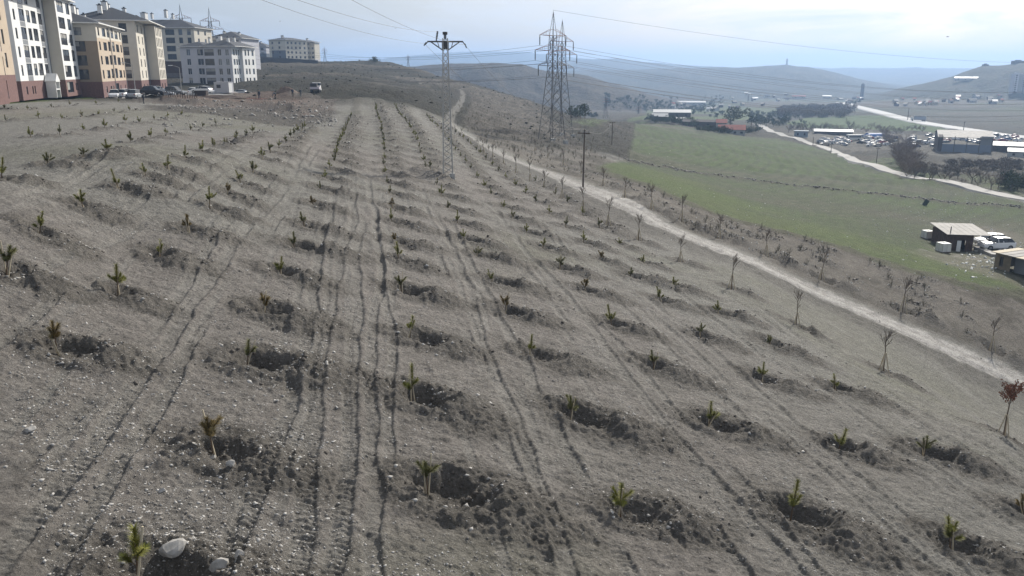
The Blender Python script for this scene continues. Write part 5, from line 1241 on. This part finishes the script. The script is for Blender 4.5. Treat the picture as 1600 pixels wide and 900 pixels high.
far_b = [
 ('long_barn', 1050, 183, 57, 12, 3.2, 0, M_dkwall, M_whroof, 'long low barn with a bright white roof behind the farm hedge', 1.5),
 ('farm_shed', 1031, 188.5, 24, 9, 2.6, 0, M_dkwall, M_whroof, 'white-roofed farm shed at the left end of the farm', 1.6),
 ('farm_shed', 1065, 193.5, 18, 9, 2.2, .3, M_dkwall, M_whroof, 'small white-roofed shed in the middle of the farm', 1.8),
 ('dark_barn', 1098, 199, 62, 8, 3.2, 0, M_dkwall, M_dkwall, 'long dark brown barn between the small white shed and the big tree', .9),
 ('farmhouse', 1143, 209.5, 40, 9, 2.7, 0, M_plwall, M_redroof, 'farmhouse with red tiled roof and pale wall at the edge of the green field', 1.9),
 ('farmhouse', 1127, 203, 15, 8, 4, 0, M_plwall, M_redroof, 'smaller red-roofed house peeping up behind the farmhouse', 1.6),
 ('long_barn', 1078, 163, 48, 14, 3, 0, M_plwall, M_whroof, 'distant long white-roofed barn beyond the trees', 1.5),
 ('yard_shed', 1302, 211, 56, 7, 2.4, -.02, M_dkwall, M_whroof, 'long low shed with a pale pinkish roof at the back of the scrapyard', .9),
 ('storage_container', 1251.5, 214, 20, 3, 3.0, 0, mat('grey_blue_sheet', (.22, .27, .32), .7), mat('grey_blue_sheet', (.22, .27, .32), .7), 'grey-blue storage container left of the scrapyard', .1),
 ('roadside_shed', 1567, 238.5, 56, 8, 3.0, -.03, M_dkwall, M_whroof, 'low shed with a white roof right of the open scrapyard hall', 1.2),
 ('roadside_shed', 1592, 246, 30, 7, 2.4, -.03, M_plwall, M_whroof, 'small white-roofed shed at the right edge by the hall', 1.0),
 ('hillside_hall', 1514, 126, 40, 14, 4, 0, M_plwall, M_whroof, 'very long bright white hall on the blue hillside', 1.5),
 ('village_hall', 1248, 154, 20, 14, 4, 0, M_plwall, M_redroof, 'pale red-roofed hall on the far valley floor', 2),
 ('village_hall', 1292, 153.5, 13, 12, 4, 0, M_plwall, M_whroof, 'small white hall on the far valley floor', 1.4),
]
for f in far_b:
    nm, px, py, wpx, dep, h, rz, mw, mr, lab, rise = f
    gable(nm, px, py, wpx, dep, h, rz, mw, mr, lab, rise, flat=nm in ('long_barn', 'storage_container', 'yard_shed'), nw=4 if wpx > 30 else 2)
rnd = random.Random(77); vill = []
for (x0, x1, y0, y1, n_) in ((1445, 1480, 156, 166, 9), (1480, 1568, 152, 163, 22), (1398, 1442, 156, 166, 8), (1312, 1350, 155, 163, 9), (1160, 1240, 147, 166, 12), (1095, 1160, 150, 176, 10), (1030, 1075, 160, 172, 5)):
    for k in range(n_): vill.append((rnd.uniform(x0, x1), rnd.uniform(y0, y1)))
cnt_v = 0
for px, py in sorted(vill):
    gable('village_house', px, py, rnd.uniform(2.2, 6.5), rnd.uniform(6, 11), rnd.uniform(2.2, 3.6), rnd.uniform(-.5, .5), rnd.choice([M_plwall, M_cream, M_dkwall]), rnd.choice([M_metalroof, M_redroof, M_metalroof, M_whroof, M_dkwall]), 'tiny village house in the hazy valley, %s from the left' % ordn(min(cnt_v, 57)) if cnt_v < 58 else 'tiny village house in the hazy valley, %s from the right' % ordn(len(vill)-1-cnt_v), 1.6, 'house', 'houses of the hazy villages', nw=1); cnt_v += 1
# apartment towers in the haze
def far_tower(px, py, wpx, ytop, label, m, floors=9):
    x, y, z = at(px, py); D = y*CP-z*SP; w = wpx/FPX*D; H = (py-ytop)/FPX*D; root = thing('tower_block', (x, y, z-1), .1, label, 'tower block')
    b = MB(); b.box((0, w*.35, H/2), (w, w*.7, H+2)); b.build('wall', m, root); b = MB(); b.box((0, w*.35, H+1.3), (w*.5, w*.3, 1.8)); b.build('roof_house', m, root)
    nx = max(2, int(w/5))
    for i in range(floors):
        for k in range(nx): b = MB(); b.box((-w/2+w*(k+.5)/nx, -.03, H*(i+.6)/floors), (w/nx*.45, .1, H/floors*.45)); b.build('window', M_glass, root)
far_tower(1347, 152, 4.2, 132, 'slim dark tower block standing at the far end of the highway', M_dkwall, 8)
far_tower(1588, 144, 13, 116, 'pale tower block in the haze at the right edge', M_lav, 9)
far_tower(1600, 146, 12, 118, 'second pale tower block in the haze, cut off by the right edge', M_plwall, 9)
far_tower(1541.5, 103, 8, 100.6, 'flat dark building on the hill crest at the right', M_dkwall, 1)
far_tower(1594, 98.5, 15, 95, 'broad dark building on the hill crest at the right edge', M_dkwall, 1)
# scrapyard hall: roof on a dark gable wall, a low front wall and an end panel
x, y, z = at(1470, 238); x2, y2, z2 = at(1537, 240); D = y*CP-z*SP; wd = 68/FPX*D
root = thing('open_hall', (x, y, z-.2), -.42, 'open-sided hall with a big pale roof and scrap cars inside', 'hall'); Hh = (238-212)/FPX*D
b = MB(); b.add([(-1.5,0,0),(-1.5,24,0),(-1.5,24,Hh),(-1.5,12,Hh+1.3),(-1.5,0,Hh-.4),(0.2,0,0),(0.2,24,0),(0.2,24,Hh),(0.2,12,Hh+1.3),(.2,0,Hh-.4)], [(0,1,2,3,4),(9,8,7,6,5),(0,4,9,5),(4,3,8,9),(3,2,7,8),(2,1,6,7)]); b.build('gable_wall', M_dkwall, root)
b = MB(); b.box((wd/2, .1, Hh*.25), (wd, .25, Hh*.5)); b.build('front_wall', mat('blue_grey_sheet', (.17, .20, .25), .7, var=.1), root)
b = MB(); b.box((wd-2.0, .3, Hh*.5), (4.4, .2, Hh)); b.build('end_panel', M_greyp, root)
b = MB(); b.add([(-1.8,-.6,Hh-.6),(wd+.6,-.6,Hh-.6),(wd+.6,12,Hh+1.5),(-1.8,12,Hh+1.5),(wd+.6,24.6,Hh-.2),(-1.8,24.6,Hh-.2)], [(0,1,2,3),(3,2,4,5)]); o = b.build('roof', M_metalroof, root); o.modifiers.new('t', 'SOLIDIFY').thickness = .15
for k in range(5): b = MB(); b.tube((wd*k/4, 0, 0), (wd*k/4, 0, Hh-.2), .14, n=6); b.build('post', M_steel, root)
# blue tarpaulin tunnel
x, y, z = at(1372, 215); D = y*CP-z*SP; wd = 26/FPX*D; r = wd*.36
root = thing('tarpaulin_shelter', (x, y, z-.1), .15, 'round-topped shelter covered with blue tarpaulin and a white top', 'shelter')
b = MB(); N_ = 10; prof = [(-r*math.cos(math.pi*i/N_), r*.85*math.sin(math.pi*i/N_)) for i in range(N_+1)]
for i in range(N_):
    p, q_ = prof[i], prof[i+1]; b.add([(-wd/2, p[0]+r, p[1]), (wd/2, p[0]+r, p[1]), (wd/2, q_[0]+r, q_[1]), (-wd/2, q_[0]+r, q_[1])], [(0,1,2,3)], 1 if 4 <= i <= 5 else 0)
for xx in (-wd/2, wd/2): b.add([(xx, p[0]+r, p[1]) for p in prof], [tuple(range(N_+1))])
b.build('cover', [mat('blue_tarpaulin', (.03, .13, .42), .6), M_white], root)
# white bus body
x, y, z = at(1335, 219.5); D = y*CP-z*SP; wd = 22/FPX*D
root = thing('old_bus', (x, y, z), .05, 'derelict white bus body with dark windows in the scrapyard', 'bus'); b = MB(); b.box((0, 1.2, 1.65), (wd, 2.4, 2.5), taper=.95); b.build('body', M_white2, root)
b = MB(); b.box((.2, -.02, 1.9), (wd*.86, .06, .8)); b.box((-wd/2+.05, 1.2, 1.9), (.12, 2.0, .9)); b.build('windows', M_glass, root)
for xx in (-wd*.3, wd*.3): b = MB(); b.tube((xx, -.05, .45), (xx, .25, .45), .45, n=12); b.build('wheel', M_tyre, root)
# scrap cars
SC = []
for colr in ('white', 'silver', 'grey', 'blue', 'red', 'beige', 'black'):
    b, g, wl, m = car_parts(colr, True, 1.0, .5); m2 = MB(); m2.add(b.v, b.f, 0); m2.add(g.v, g.f, 1)
    for w_, _, _ in wl: m2.add(w_.v, w_.f, 2)
    SC.append(m2.mesh('scrap_car', [m, M_glass, M_tyre]))
rnd = random.Random(5); SCN = []
for (x0, x1, y0, y1, n_) in ((1283, 1326, 218, 227.5, 26), (1345, 1397, 214, 229, 30), (1424, 1462, 213, 232, 14), (1474, 1530, 215, 224, 14), (1540, 1590, 212, 222, 18)):
    for k in range(n_): SCN.append((rnd.uniform(x0, x1), y0+(y1-y0)*(k+.5)/n_))
for i, (px, py) in enumerate(sorted(SCN)):
    cw = rnd.choice((0, 0, 0, 0, 1, 1, 1, 2, 2, 3, 5, 4, 5, 6)); o = link('scrap_car', SC[cw]); x, y, z = at(px, py); o.location = (x, y, z); o.rotation_euler = (0, 0, rnd.uniform(-.5, .5)+rnd.choice((0, 3.14, 0, 1.6))); o.scale = (1.05,)*3
    ar = 'left part of the scrapyard' if px < 1330 else ('middle of the scrapyard' if px < 1400 else ('left of the open hall' if px < 1465 else ('under the open hall' if px < 1535 else 'right of the open hall')))
    tag(o, '%s scrap car, %s from the left, %s' % (['white', 'silver', 'grey', 'blue', 'red', 'beige', 'black'][cw], ordn(i) if i < 58 else ordn(len(SCN)-1-i).replace('first', 'last')+' from the right end', ar) if i < 58 else '%s scrap car, %s from the right, %s' % (['white', 'silver', 'grey', 'blue', 'red', 'beige', 'black'][cw], ordn(len(SCN)-1-i), ar), 'scrap car', 'cars in the scrapyard')
# roads of the valley: graded ribbons with shoulders
def road_ribbon(name, PL, w, col, lift=.35, skirt=1.5, line=False):
    Z = ground(PL[:, 0], PL[:, 1], True)[0]
    for _ in range(3): Z = np.r_[Z[0], (Z[:-2]+Z[1:-1]*2+Z[2:])/4, Z[-1]]
    vs = []; fs = []
    for i, p in enumerate(PL):
        a = PL[max(i-1, 0)]; b_ = PL[min(i+1, len(PL)-1)]; t = (b_-a)/np.hypot(*(b_-a)); n_ = np.array([-t[1], t[0]])
        for k, (o_, dz) in enumerate(((-w/2-skirt, -1.0), (-w/2, lift), (w/2, lift), (w/2+skirt, -1.0))): q_ = p+n_*o_; vs.append((q_[0], q_[1], Z[i]+dz))
    for i in range(len(PL)-1):
        for k in range(3): a = i*4+k; fs.append((a, a+1, a+5, a+4))
    b = MB(); b.add(vs, fs); b.build(name, mat(name+'_surface', col, .8, var=.1, scale=.1), None, fix=False)['kind'] = 'structure'
road_ribbon('valley_road', smooth_poly(VROADP, 2), 3.8, (.26, .25, .23), .30, 1.2)
road_ribbon('highway', smooth_poly(HWYP, 1), 12, (.33, .33, .325), .5, 2.5)
x, y, z = at(1437, 190); root = thing('lorry', (x, y, z+.5), R_(152), 'white box lorry driving on the pale highway', 'lorry')
b = MB(); b.box((0, 0, 2.2), (8.2, 2.5, 2.9)); b.build('box_body', mat('lorry_box', (.34, .37, .42), .6), root); b = MB(); b.box((0, 0, 3.7), (8.3, 2.6, .12)); b.build('box_roof', M_white, root)
b = MB(); b.box((5.3, 0, 1.7), (2.0, 2.4, 2.3), taper=.9); b.build('cab', M_white, root); b = MB(); b.box((5.9, 0, 2.2), (1.0, 2.2, .7)); b.build('cab_window', M_glass, root)
for xx in (-3, -1.8, 4.9):
    for yy in (-1.1, 1.1): b = MB(); b.tube((xx, yy-.15, .5), (xx, yy+.15, .5), .5, n=12); b.build('wheel', M_tyre, root)
# ------------------------------------------------------------------ trees and shrubs
def bare_tree(seed, H, spread, n1=6, n2=5, n3=4, r0=.12, trunk=True):
    rnd = random.Random(seed); tr = MB(); tw = MB()
    if trunk: tr.tube((0, 0, -.3), (0, 0, H*.3), r0, r0*.7, n=6)
    for a in range(n1):
        az_ = rnd.uniform(0, 6.28); s_ = Vector((0, 0, H*rnd.uniform(.08, .32))); d = Vector((math.cos(az_)*spread, math.sin(az_)*spread, rnd.uniform(.6, 1.2))).normalized(); e = s_+d*H*rnd.uniform(.4, .62)
        tr.tube(s_, e, r0*.5, r0*.22, n=4)
        for b_ in range(n2):
            p = s_.lerp(e, rnd.uniform(.3, 1)); d2 = (d+Vector((rnd.gauss(0, .5), rnd.gauss(0, .5), rnd.gauss(.15, .3)))).normalized(); e2 = p+d2*H*rnd.uniform(.15, .3); tw.tube(p, e2, r0*.2, r0*.09, n=3, cap=False)
            for c_ in range(n3):
                q_ = p.lerp(e2, rnd.uniform(.2, 1)); d3 = (d2+Vector((rnd.gauss(0, .7), rnd.gauss(0, .7), rnd.gauss(.1, .5)))).normalized(); e3 = q_+d3*H*rnd.uniform(.06, .16); sd = d3.orthogonal().normalized()*r0*.16; tw.add([q_-sd, q_+sd, e3], [(0, 1, 2)])
                for _ in range(3): q2 = q_.lerp(e3, rnd.random()); e4 = q2+(d3+Vector((rnd.gauss(0, .8), rnd.gauss(0, .8), rnd.gauss(0, .6)))).normalized()*H*.07; tw.add([q2-sd*.7, q2+sd*.7, e4], [(0, 1, 2)])
    return tr, tw
def leafy_tree(seed, H, W_, n_=420, leaf=.28):
    rnd = random.Random(seed); tr = MB(); cr_ = MB(); tr.tube((0, 0, -.3), (0, 0, H*.45), H*.035, H*.02, n=6)
    cl = [(Vector((rnd.gauss(0, W_*.26), rnd.gauss(0, W_*.26), H*rnd.uniform(.32, .85))), rnd.uniform(.16, .3)*W_) for _ in range(11)]
    for c_, r in cl: tr.tube((0, 0, H*.3), c_, H*.012, H*.004, n=3)
    for _ in range(n_):
        c_, r = rnd.choice(cl); d = Vector((rnd.gauss(0, 1), rnd.gauss(0, 1), rnd.gauss(0, 1))).normalized(); p = c_+d*r*rnd.uniform(.6, 1.05); u_ = Vector((rnd.gauss(0, 1), rnd.gauss(0, 1), rnd.gauss(0, 1))).normalized()*leaf*rnd.uniform(.6, 1.3); v_ = u_.orthogonal().normalized()*leaf*.7
        cr_.add([p-u_, p+v_, p+u_, p-v_], [(0, 1, 2, 3)])
    return tr, cr_
TP = {}
for k in range(4):
    a, b = bare_tree(500+k, 4.6, .75, 8, 6, 5); TP['bare%d' % k] = (a.mesh('trunk', [M_twig]), b.mesh('crown', [M_twig]))
    a, b = bare_tree(520+k, 3.2, 1.0, 11, 6, 5, .07, False); TP['pale%d' % k] = (a.mesh('trunk', [M_twigp]), b.mesh('crown', [M_twigp]))
    a, b = leafy_tree(540+k, 5.0, 4.6); TP['leafy%d' % k] = (a.mesh('trunk', [M_twig]), b.mesh('crown', [M_ever]))
def plant(kind, px, py, s_, label, cat, grp, D=None):
    x, y, z = at(px, py) if D is None else atd(px, D, py)
    r = thing({'bare': 'bare_tree', 'pale': 'bare_shrub', 'leafy': 'leafy_tree'}[kind], (x, y, z), random.uniform(0, 6.28), label, cat, grp); q_ = random.uniform(.85, 1.15); r.scale = (s_, s_, s_*q_)
    t, c_ = TP[kind+str(random.randrange(4))]; link('trunk', t, r); link('crown', c_, r)
rnd = random.Random(9)
for i in range(46):    # pale thicket beside the scrapyard
    t = rnd.random(); plant('pale', 1392+t*42+rnd.uniform(-16, 16), 214+t*66+rnd.uniform(-10, 10), rnd.uniform(1.3, 2.0), 'pale brown leafless shrub in the thicket between scrapyard and open hall', 'shrub', 'pale thicket beside the scrapyard')
for i, px in enumerate(np.linspace(1432, 1606, 20)): plant('bare', float(px)+rnd.uniform(-4, 4), 280+(px-1432)*.12+rnd.uniform(-9, 4), rnd.uniform(.5, 1.0), 'bare dark tree along the valley road, %s from the left' % ordn(i), 'tree', 'bare trees along the valley road')
for i in range(9): plant('leafy', 1578+rnd.uniform(-12, 26), 296+rnd.uniform(-5, 5), rnd.uniform(.6, .9), 'dark evergreen bush at the right end of the valley road', 'bush', 'dark bushes at the right edge')
plant('leafy', 1141, 200, 2.6, 'big dark round tree behind the red-roofed farmhouse', 'tree', 'trees of the farm'); plant('leafy', 1174, 197, 1.4, 'smaller dark tree right of the big round farm tree', 'tree', 'trees of the farm')
for i, px in enumerate(np.linspace(1090, 1185, 24)): plant('leafy', float(px), 209.5-abs(px-1140)*.06+rnd.uniform(-1, 1), rnd.uniform(.5, .75), 'dark hedge bush around the farmhouse, %s from the left' % ordn(i), 'bush', 'hedge around the farmhouse')
for i, px in enumerate(np.linspace(1012, 1090, 22)): plant('leafy', float(px), 190+(px-1012)*.1+rnd.uniform(-1.5, 1), rnd.uniform(.55, .95), 'dark bush hedging the farm sheds, %s from the left' % ordn(i), 'bush', 'hedge in front of the farm sheds')
for i, px in enumerate((893, 900, 907, 914, 922, 931)): plant('leafy', px, 185, rnd.uniform(.7, 1.0), 'dark tree at the foot of the brown hill, %s right of the twin pylons' % ordn(i), 'tree', 'trees below the brown hill')
for i, px in enumerate(np.linspace(1232, 1300, 16)): plant('bare', float(px), 205+rnd.uniform(-3, 3), rnd.uniform(.9, 1.4), 'bare tree behind the grey-blue container, %s from the left' % ordn(i), 'tree', 'bare trees behind the container')
plant('bare', 1327, 203, 1.6, 'lone bare tree rising behind the long low shed', 'tree', None)
for i, px in enumerate(np.linspace(1305, 1440, 18)): plant('pale', float(px), 205+rnd.uniform(-2, 3)+(px > 1385)*2, rnd.uniform(1.2, 1.8), 'reddish brown shrub behind the scrapyard, %s from the left' % ordn(i), 'shrub', 'shrubs behind the scrapyard')
for i in range(2): plant('leafy', 583+i*4, 98.5, .8, ['left', 'right'][i]+' one of two dark bushes on the skyline right of the hilltop blocks', 'bush', 'skyline bushes')
# wooded masses in the haze
M_farwood = mat('far_leafless_wood', (.085, .072, .06), .95, var=.3, scale=.3)
LOWT = []
for k in range(3): a, b = leafy_tree(560+k, 6.0, 5.0, 150, .45); m2 = MB(); m2.add(a.v, a.f, 0); m2.add(b.v, b.f, 0); LOWT.append(m2.mesh('far_tree', [M_ever]))
LOWB = []
for k in range(3): a, b = leafy_tree(570+k, 5.0, 5.6, 170, .38); m2 = MB(); m2.add(a.v, a.f, 0); m2.add(b.v, b.f, 0); LOWB.append(m2.mesh('far_bare_tree', [M_farwood]))
def wood(name, boxes, protos, m, label, s0=.8, s1=1.4):
    pl = []
    for (x0, x1, y0, y1, n_) in boxes:
        for _ in range(n_):
            px, py = rnd.uniform(x0, x1), rnd.uniform(y0, y1); h = hit(px, py); pl.append((h[0], h[1], h[2], rnd.uniform(s0, s1), rnd.uniform(0, 6)))
    merge_instances(name, protos, pl, [m], label)
wood('woodland', [(1215, 1320, 173, 184, 190), (1238, 1335, 168, 180, 90)], LOWB, M_twig, 'dark leafless wood beyond the strip of green', .8, 1.35)
wood('scattered_trees', [(945, 1060, 150, 172, 90), (985, 1120, 166, 176, 60), (1095, 1130, 150, 170, 30), (1180, 1260, 186, 200, 40), (1330, 1345, 155, 165, 8), (1100, 1250, 178, 186, 40), (1060, 1100, 168, 180, 30)], LOWT, M_ever, 'hazy dark trees scattered over the hill foot and valley', .4, .9)
wood('hedge_scrub', [(1430, 1600, 262, 274, 60), (1480, 1600, 255, 262, 50)], LOWB, M_twig, 'low brown scrub between the hall and the valley road', .25, .5)
# ------------------------------------------------------------------ stones, litter
def stones(name, plc, m, label):
    """plc: x, y, z, size"""
    n_ = len(plc); base = np.array([(1,0,0),(-1,0,0),(0,1,0),(0,-1,0),(0,0,1),(0,0,-1)], np.float32); F0 = np.array([(0,2,4),(2,1,4),(1,3,4),(3,0,4),(2,0,5),(1,2,5),(3,1,5),(0,3,5)], np.int32)
    P_ = np.array(plc, np.float32); q_ = RNG.random((n_, 6, 3)).astype(np.float32)*.9-.45; sc3 = RNG.random((n_, 1, 3)).astype(np.float32)*.7+.55; sc3[:, :, 2] *= .7
    a = RNG.random(n_)*6.28; c_, s_ = np.cos(a)[:, None], np.sin(a)[:, None]; V = (base[None]+q_)*sc3; V = np.stack([V[..., 0]*c_-V[..., 1]*s_, V[..., 0]*s_+V[..., 1]*c_, V[..., 2]], -1)*P_[:, 3][:, None, None]+P_[:, None, :3]
    F = (F0[None]+np.arange(n_, dtype=np.int32)[:, None, None]*6).reshape(-1, 3); me = bpy.data.meshes.new(name); me.vertices.add(n_*6); me.vertices.foreach_set('co', V.astype(np.float32).ravel()); me.loops.add(F.size); me.loops.foreach_set('vertex_index', F.ravel())
    me.polygons.add(len(F)); me.polygons.foreach_set('loop_start', np.arange(0, F.size, 3, dtype=np.int32)); me.polygons.foreach_set('loop_total', np.full(len(F), 3, np.int32)); me.materials.append(m); me.update(calc_edges=True)
    o = link(name, me); tag(o, label, None, None, 'stuff'); return o
M_stone = mat('pale_limestone', (.40, .385, .36), .9, var=.3, scale=9); M_stone2 = mat('grey_stone', (.22, .205, .185), .9, var=.3, scale=9); M_stone3 = mat('dark_clods', (.11, .098, .085), .95, var=.3, scale=9)
def scatter(n_, azr, r0, r1, s0, s1, powr=1.0):
    az_ = R_(azr[0])+RNG.random(n_)*R_(azr[1]-azr[0]); Rr = 1/(1/r0+(1/r1-1/r0)*RNG.random(n_)**powr); x = np.sin(az_)*Rr; y = np.cos(az_)*Rr; sz = (s0+(s1-s0)*RNG.random(n_)**4)*(1+Rr/60)
    z = ground(x, y)[0]; den = fbm(x/2.4, y/2.4, 90, 4); k = RNG.random(n_) < np.clip(.35+den*1.3, .05, 1)
    g = in_poly(x, y, FIELDP, .5) < .1; k &= g; return np.c_[x, y, z, sz][k]
stones('gravel', np.r_[scatter(26000, (-34, 34), 9, 75, .007, .030), scatter(9000, (-34, -5), 9, 45, .010, .042)], M_stone, 'pale gravel strewn over the bare soil')
pc = []
for (px, py, r, n_) in ((500, 600, 1.0, 260), (470, 560, .8, 160), (420, 590, .7, 150), (60, 640, 1.2, 220), (120, 700, 1.0, 160), (500, 690, .7, 150), (440, 690, .5, 120), (250, 700, 1.1, 120), (1000, 560, .6, 40), (930, 545, .5, 40), (1215, 740, .6, 40), (640, 690, .5, 60)):
    h = hit(px, py)
    for _ in range(n_): x = h[0]+random.gauss(0, r*.6); y = h[1]+random.gauss(0, r); pc.append((x, y, 0, .012+.035*random.random()**3))
pc = np.array(pc); pc[:, 2] = ground(pc[:, 0], pc[:, 1])[0]; stones('stone_patches', pc, M_stone, 'patches of pale crushed stone between the planted rows')
stones('grey_gravel', scatter(26000, (-34, 34), 9, 70, .010, .036), M_stone2, 'grey gravel strewn over the bare soil')
cl = []
for (x, y, ang, sz, off) in PITS:
    d = math.hypot(x, y); n_ = int(np.clip(3800/d, 14, 260))
    rr_ = RNG.normal(0, .62, (n_, 2)); px_ = x+(.75+rr_[:, 0]*1.1)*sz; py_ = y+rr_[:, 1]*.8*sz; s_ = .012+.05*RNG.random(n_)**3; cl.append(np.c_[px_, py_, s_*(1+d/80)])
cl = np.concatenate(cl); zc = ground(cl[:, 0], cl[:, 1])[0]; cl = np.c_[cl[:, 0], cl[:, 1], zc, cl[:, 2]]
pick = RNG.random(len(cl)); stones('clods', cl[pick < .72], M_stone3, 'dark clods and crumbs around the planting pits'); stones('pit_stones', cl[pick >= .72], M_stone, 'pale stones dug out of the planting pits')
# low dark tussocks and dug heaps in lines over the slope beyond the field
sc_ = []
for k in range(60):
    q0 = 120+k*7.5; t = -190.0
    while t < 150:
        t += random.uniform(2.5, 6.0); x_ = t; y_ = (q0+x_*.35+random.gauss(0, .7))/.9; az_ = math.atan2(x_, y_); R__ = math.hypot(x_, y_)
        if y_ < 165 or R__ > 560 or az_ > R_(4.5) or az_ < R_(-18): continue
        if random.random() < .35: continue
        sc_.append((x_, y_+4*math.sin(x_/23), 0, random.uniform(.22, .6)*(1 if random.random() < .94 else 1.6)))
sc_ = np.array(sc_); sc_[:, 2] = ground(sc_[:, 0], sc_[:, 1])[0]; fp = sl_of(sc_[:, 0], sc_[:, 1])[0] > 172; dd_ = near_poly(sc_[:, 0], sc_[:, 1], ROADP, 30)[0] > 4
stones('slope_tussocks', sc_[fp & dd_], mat('dark_tussock', (.045, .043, .030), .95, var=.3, scale=1), 'low dark tussocks and heaps on the slope beyond the planted field')
# rubble on the slope of the platform, stones along the bank, rubbish in the field
rb = []
for _ in range(2600):
    px = random.uniform(250, 520); py = random.uniform(162, 198)
    lo = 164+max(0, (px-400))*.05; hi = 172+max(0, (px-380))*.20
    if not (lo < py < hi) and random.random() > .12: continue
    h = hit(px, py); rb.append((h[0], h[1], 0, random.uniform(.06, .16) if random.random() < .85 else random.uniform(.2, .4)))
rb = np.array(rb); rb[:, 2] = ground(rb[:, 0], rb[:, 1])[0]; stones('rubble', rb, M_stone2, 'grey rubble on the slope below the dug-up platform')
stones('pale_rubble', rb[::5]+np.array([.4, .3, .05, .0]), M_stone, 'pale rubble blocks on the slope below the platform')
lt = []
for _ in range(750):
    t = random.random(); i = min(int(t*(len(BANKP)-1)), len(BANKP)-2); p = BANKP[i]+(BANKP[i+1]-BANKP[i])*random.random()+np.array([random.gauss(0, 1.3), random.gauss(0, 1.3)]); lt.append((p[0], p[1], 0, random.uniform(.08, .32)))
lt = np.array(lt); lt[:, 2] = ground(lt[:, 0], lt[:, 1])[0]; stones('bank_stones', lt, M_stone2, 'stones heaped along the bank that divides the green field')
lt = []
for _ in range(520):
    px, py = (random.uniform(1000, 1600), random.uniform(215, 455)) if random.random() < .5 else (random.gauss(1500, 70), random.gauss(325, 22)); h = hit(px, py)
    if h[0] > 12 and h[1] > 60: lt.append((h[0], h[1], 0, random.uniform(.04, .13)))
for _ in range(200): h = hit(random.gauss(1555, 32), random.gauss(400, 14)); lt.append((h[0], h[1], 0, random.uniform(.06, .28)))
lt = np.array(lt); lt[:, 2] = ground(lt[:, 0], lt[:, 1])[0]+.03; stones('litter', lt, M_white2, 'white litter scattered over the green field')
def rock(px, py, s_, label, m, seed):
    bm = bmesh.new(); bmesh.ops.create_icosphere(bm, subdivisions=2, radius=1); rnd = random.Random(seed)
    cuts = [Vector((rnd.gauss(0, 1), rnd.gauss(0, 1), rnd.gauss(0, 1))).normalized() for _ in range(9)]
    for v in bm.verts:
        for c_ in cuts:
            e = v.co.dot(c_)-.62
            if e > 0: v.co -= c_*e
        v.co.x *= s_[0]; v.co.y *= s_[1]; v.co.z *= s_[2]
    me = bpy.data.meshes.new('rock'); bm.to_mesh(me); bm.free(); me.materials.append(m); o = link('rock', me); x, y, z = at(px, py); o.location = (x, y, z+s_[2]*.4); o.rotation_euler = (0, -.25, rnd.uniform(-.3, .5)); tag(o, label, 'rock')
M_rk = mat('rough_pale_rock', (.34, .325, .30), .9, var=.25, scale=7, bump=.8)
for k, (px, py, s_, lab) in enumerate(((271, 863, (.27, .16, .15), 'largest pale rock, slab-shaped, at the rim of the bottom left pit'), (266, 893, (.16, .13, .15), 'pale angular rock inside the bottom left pit'), (343, 889, (.22, .14, .15), 'pale pointed rock on the heap right of the bottom left pit'),
 (303, 896, (.12, .1, .12), 'small pale rock at the bottom edge between two larger ones'), (362, 737, (.11, .09, .08), 'lone white rock below the second pit of the row'), (46, 673, (.13, .1, .08), 'white rock lying left on open ground'), (330, 702, (.12, .08, .07), 'white rock at the foot of the second staked pine'),
 (254, 768, (.08, .06, .05), 'small white rock beside the tyre marks at lower left'), (375, 888, (.1, .08, .09), 'rounded pale rock right of the pointed one at the bottom'))): rock(px, py, s_, lab, M_rk, 900+k)
# birds
def bird(px, py, D, span, label, rz):
    v = campt(px, D, py); root = thing('bird', v, rz, label, 'bird', 'birds in the sky'); b = MB(); s_ = span/2
    prof = [(-.9, .0), (-.6, .10), (-.1, .14), (.4, .10), (.62, .05), (.75, .01)]
    b.path([(0, p[0]*s_*.7, 0) for p in prof], [max(p[1]*s_, .004) for p in prof], n=8); b.build('body', M_frame, root)
    for sg in (-1, 1):
        w = MB(); w.add([(0, .2*s_, .02), (sg*.45*s_, .32*s_, .16*s_), (sg*s_, .02*s_, .08*s_), (sg*.5*s_, -.05*s_, .15*s_), (0, -.18*s_, .02)], [(0, 1, 3, 4), (1, 2, 3)]); o = w.build('wing', M_frame, root); o.modifiers.new('t', 'SOLIDIFY').thickness = .012
bird(1480.5, 57.5, 70, .42, 'dark bird flying high at the upper right', .4); bird(618, 44, 90, .32, 'tiny bird in the sky left of the lattice pole', 1.0); bird(437.5, 33, 120, .4, 'tiny bird in the sky above the hilltop apartment blocks', 2.0)
print('triangles', sum(sum(len(p.vertices)-2 for p in o.data.polygons) if len(o.data.polygons) < 5000 else len(o.data.loops)-2*len(o.data.polygons) for o in COL.objects if o.type == 'MESH'))
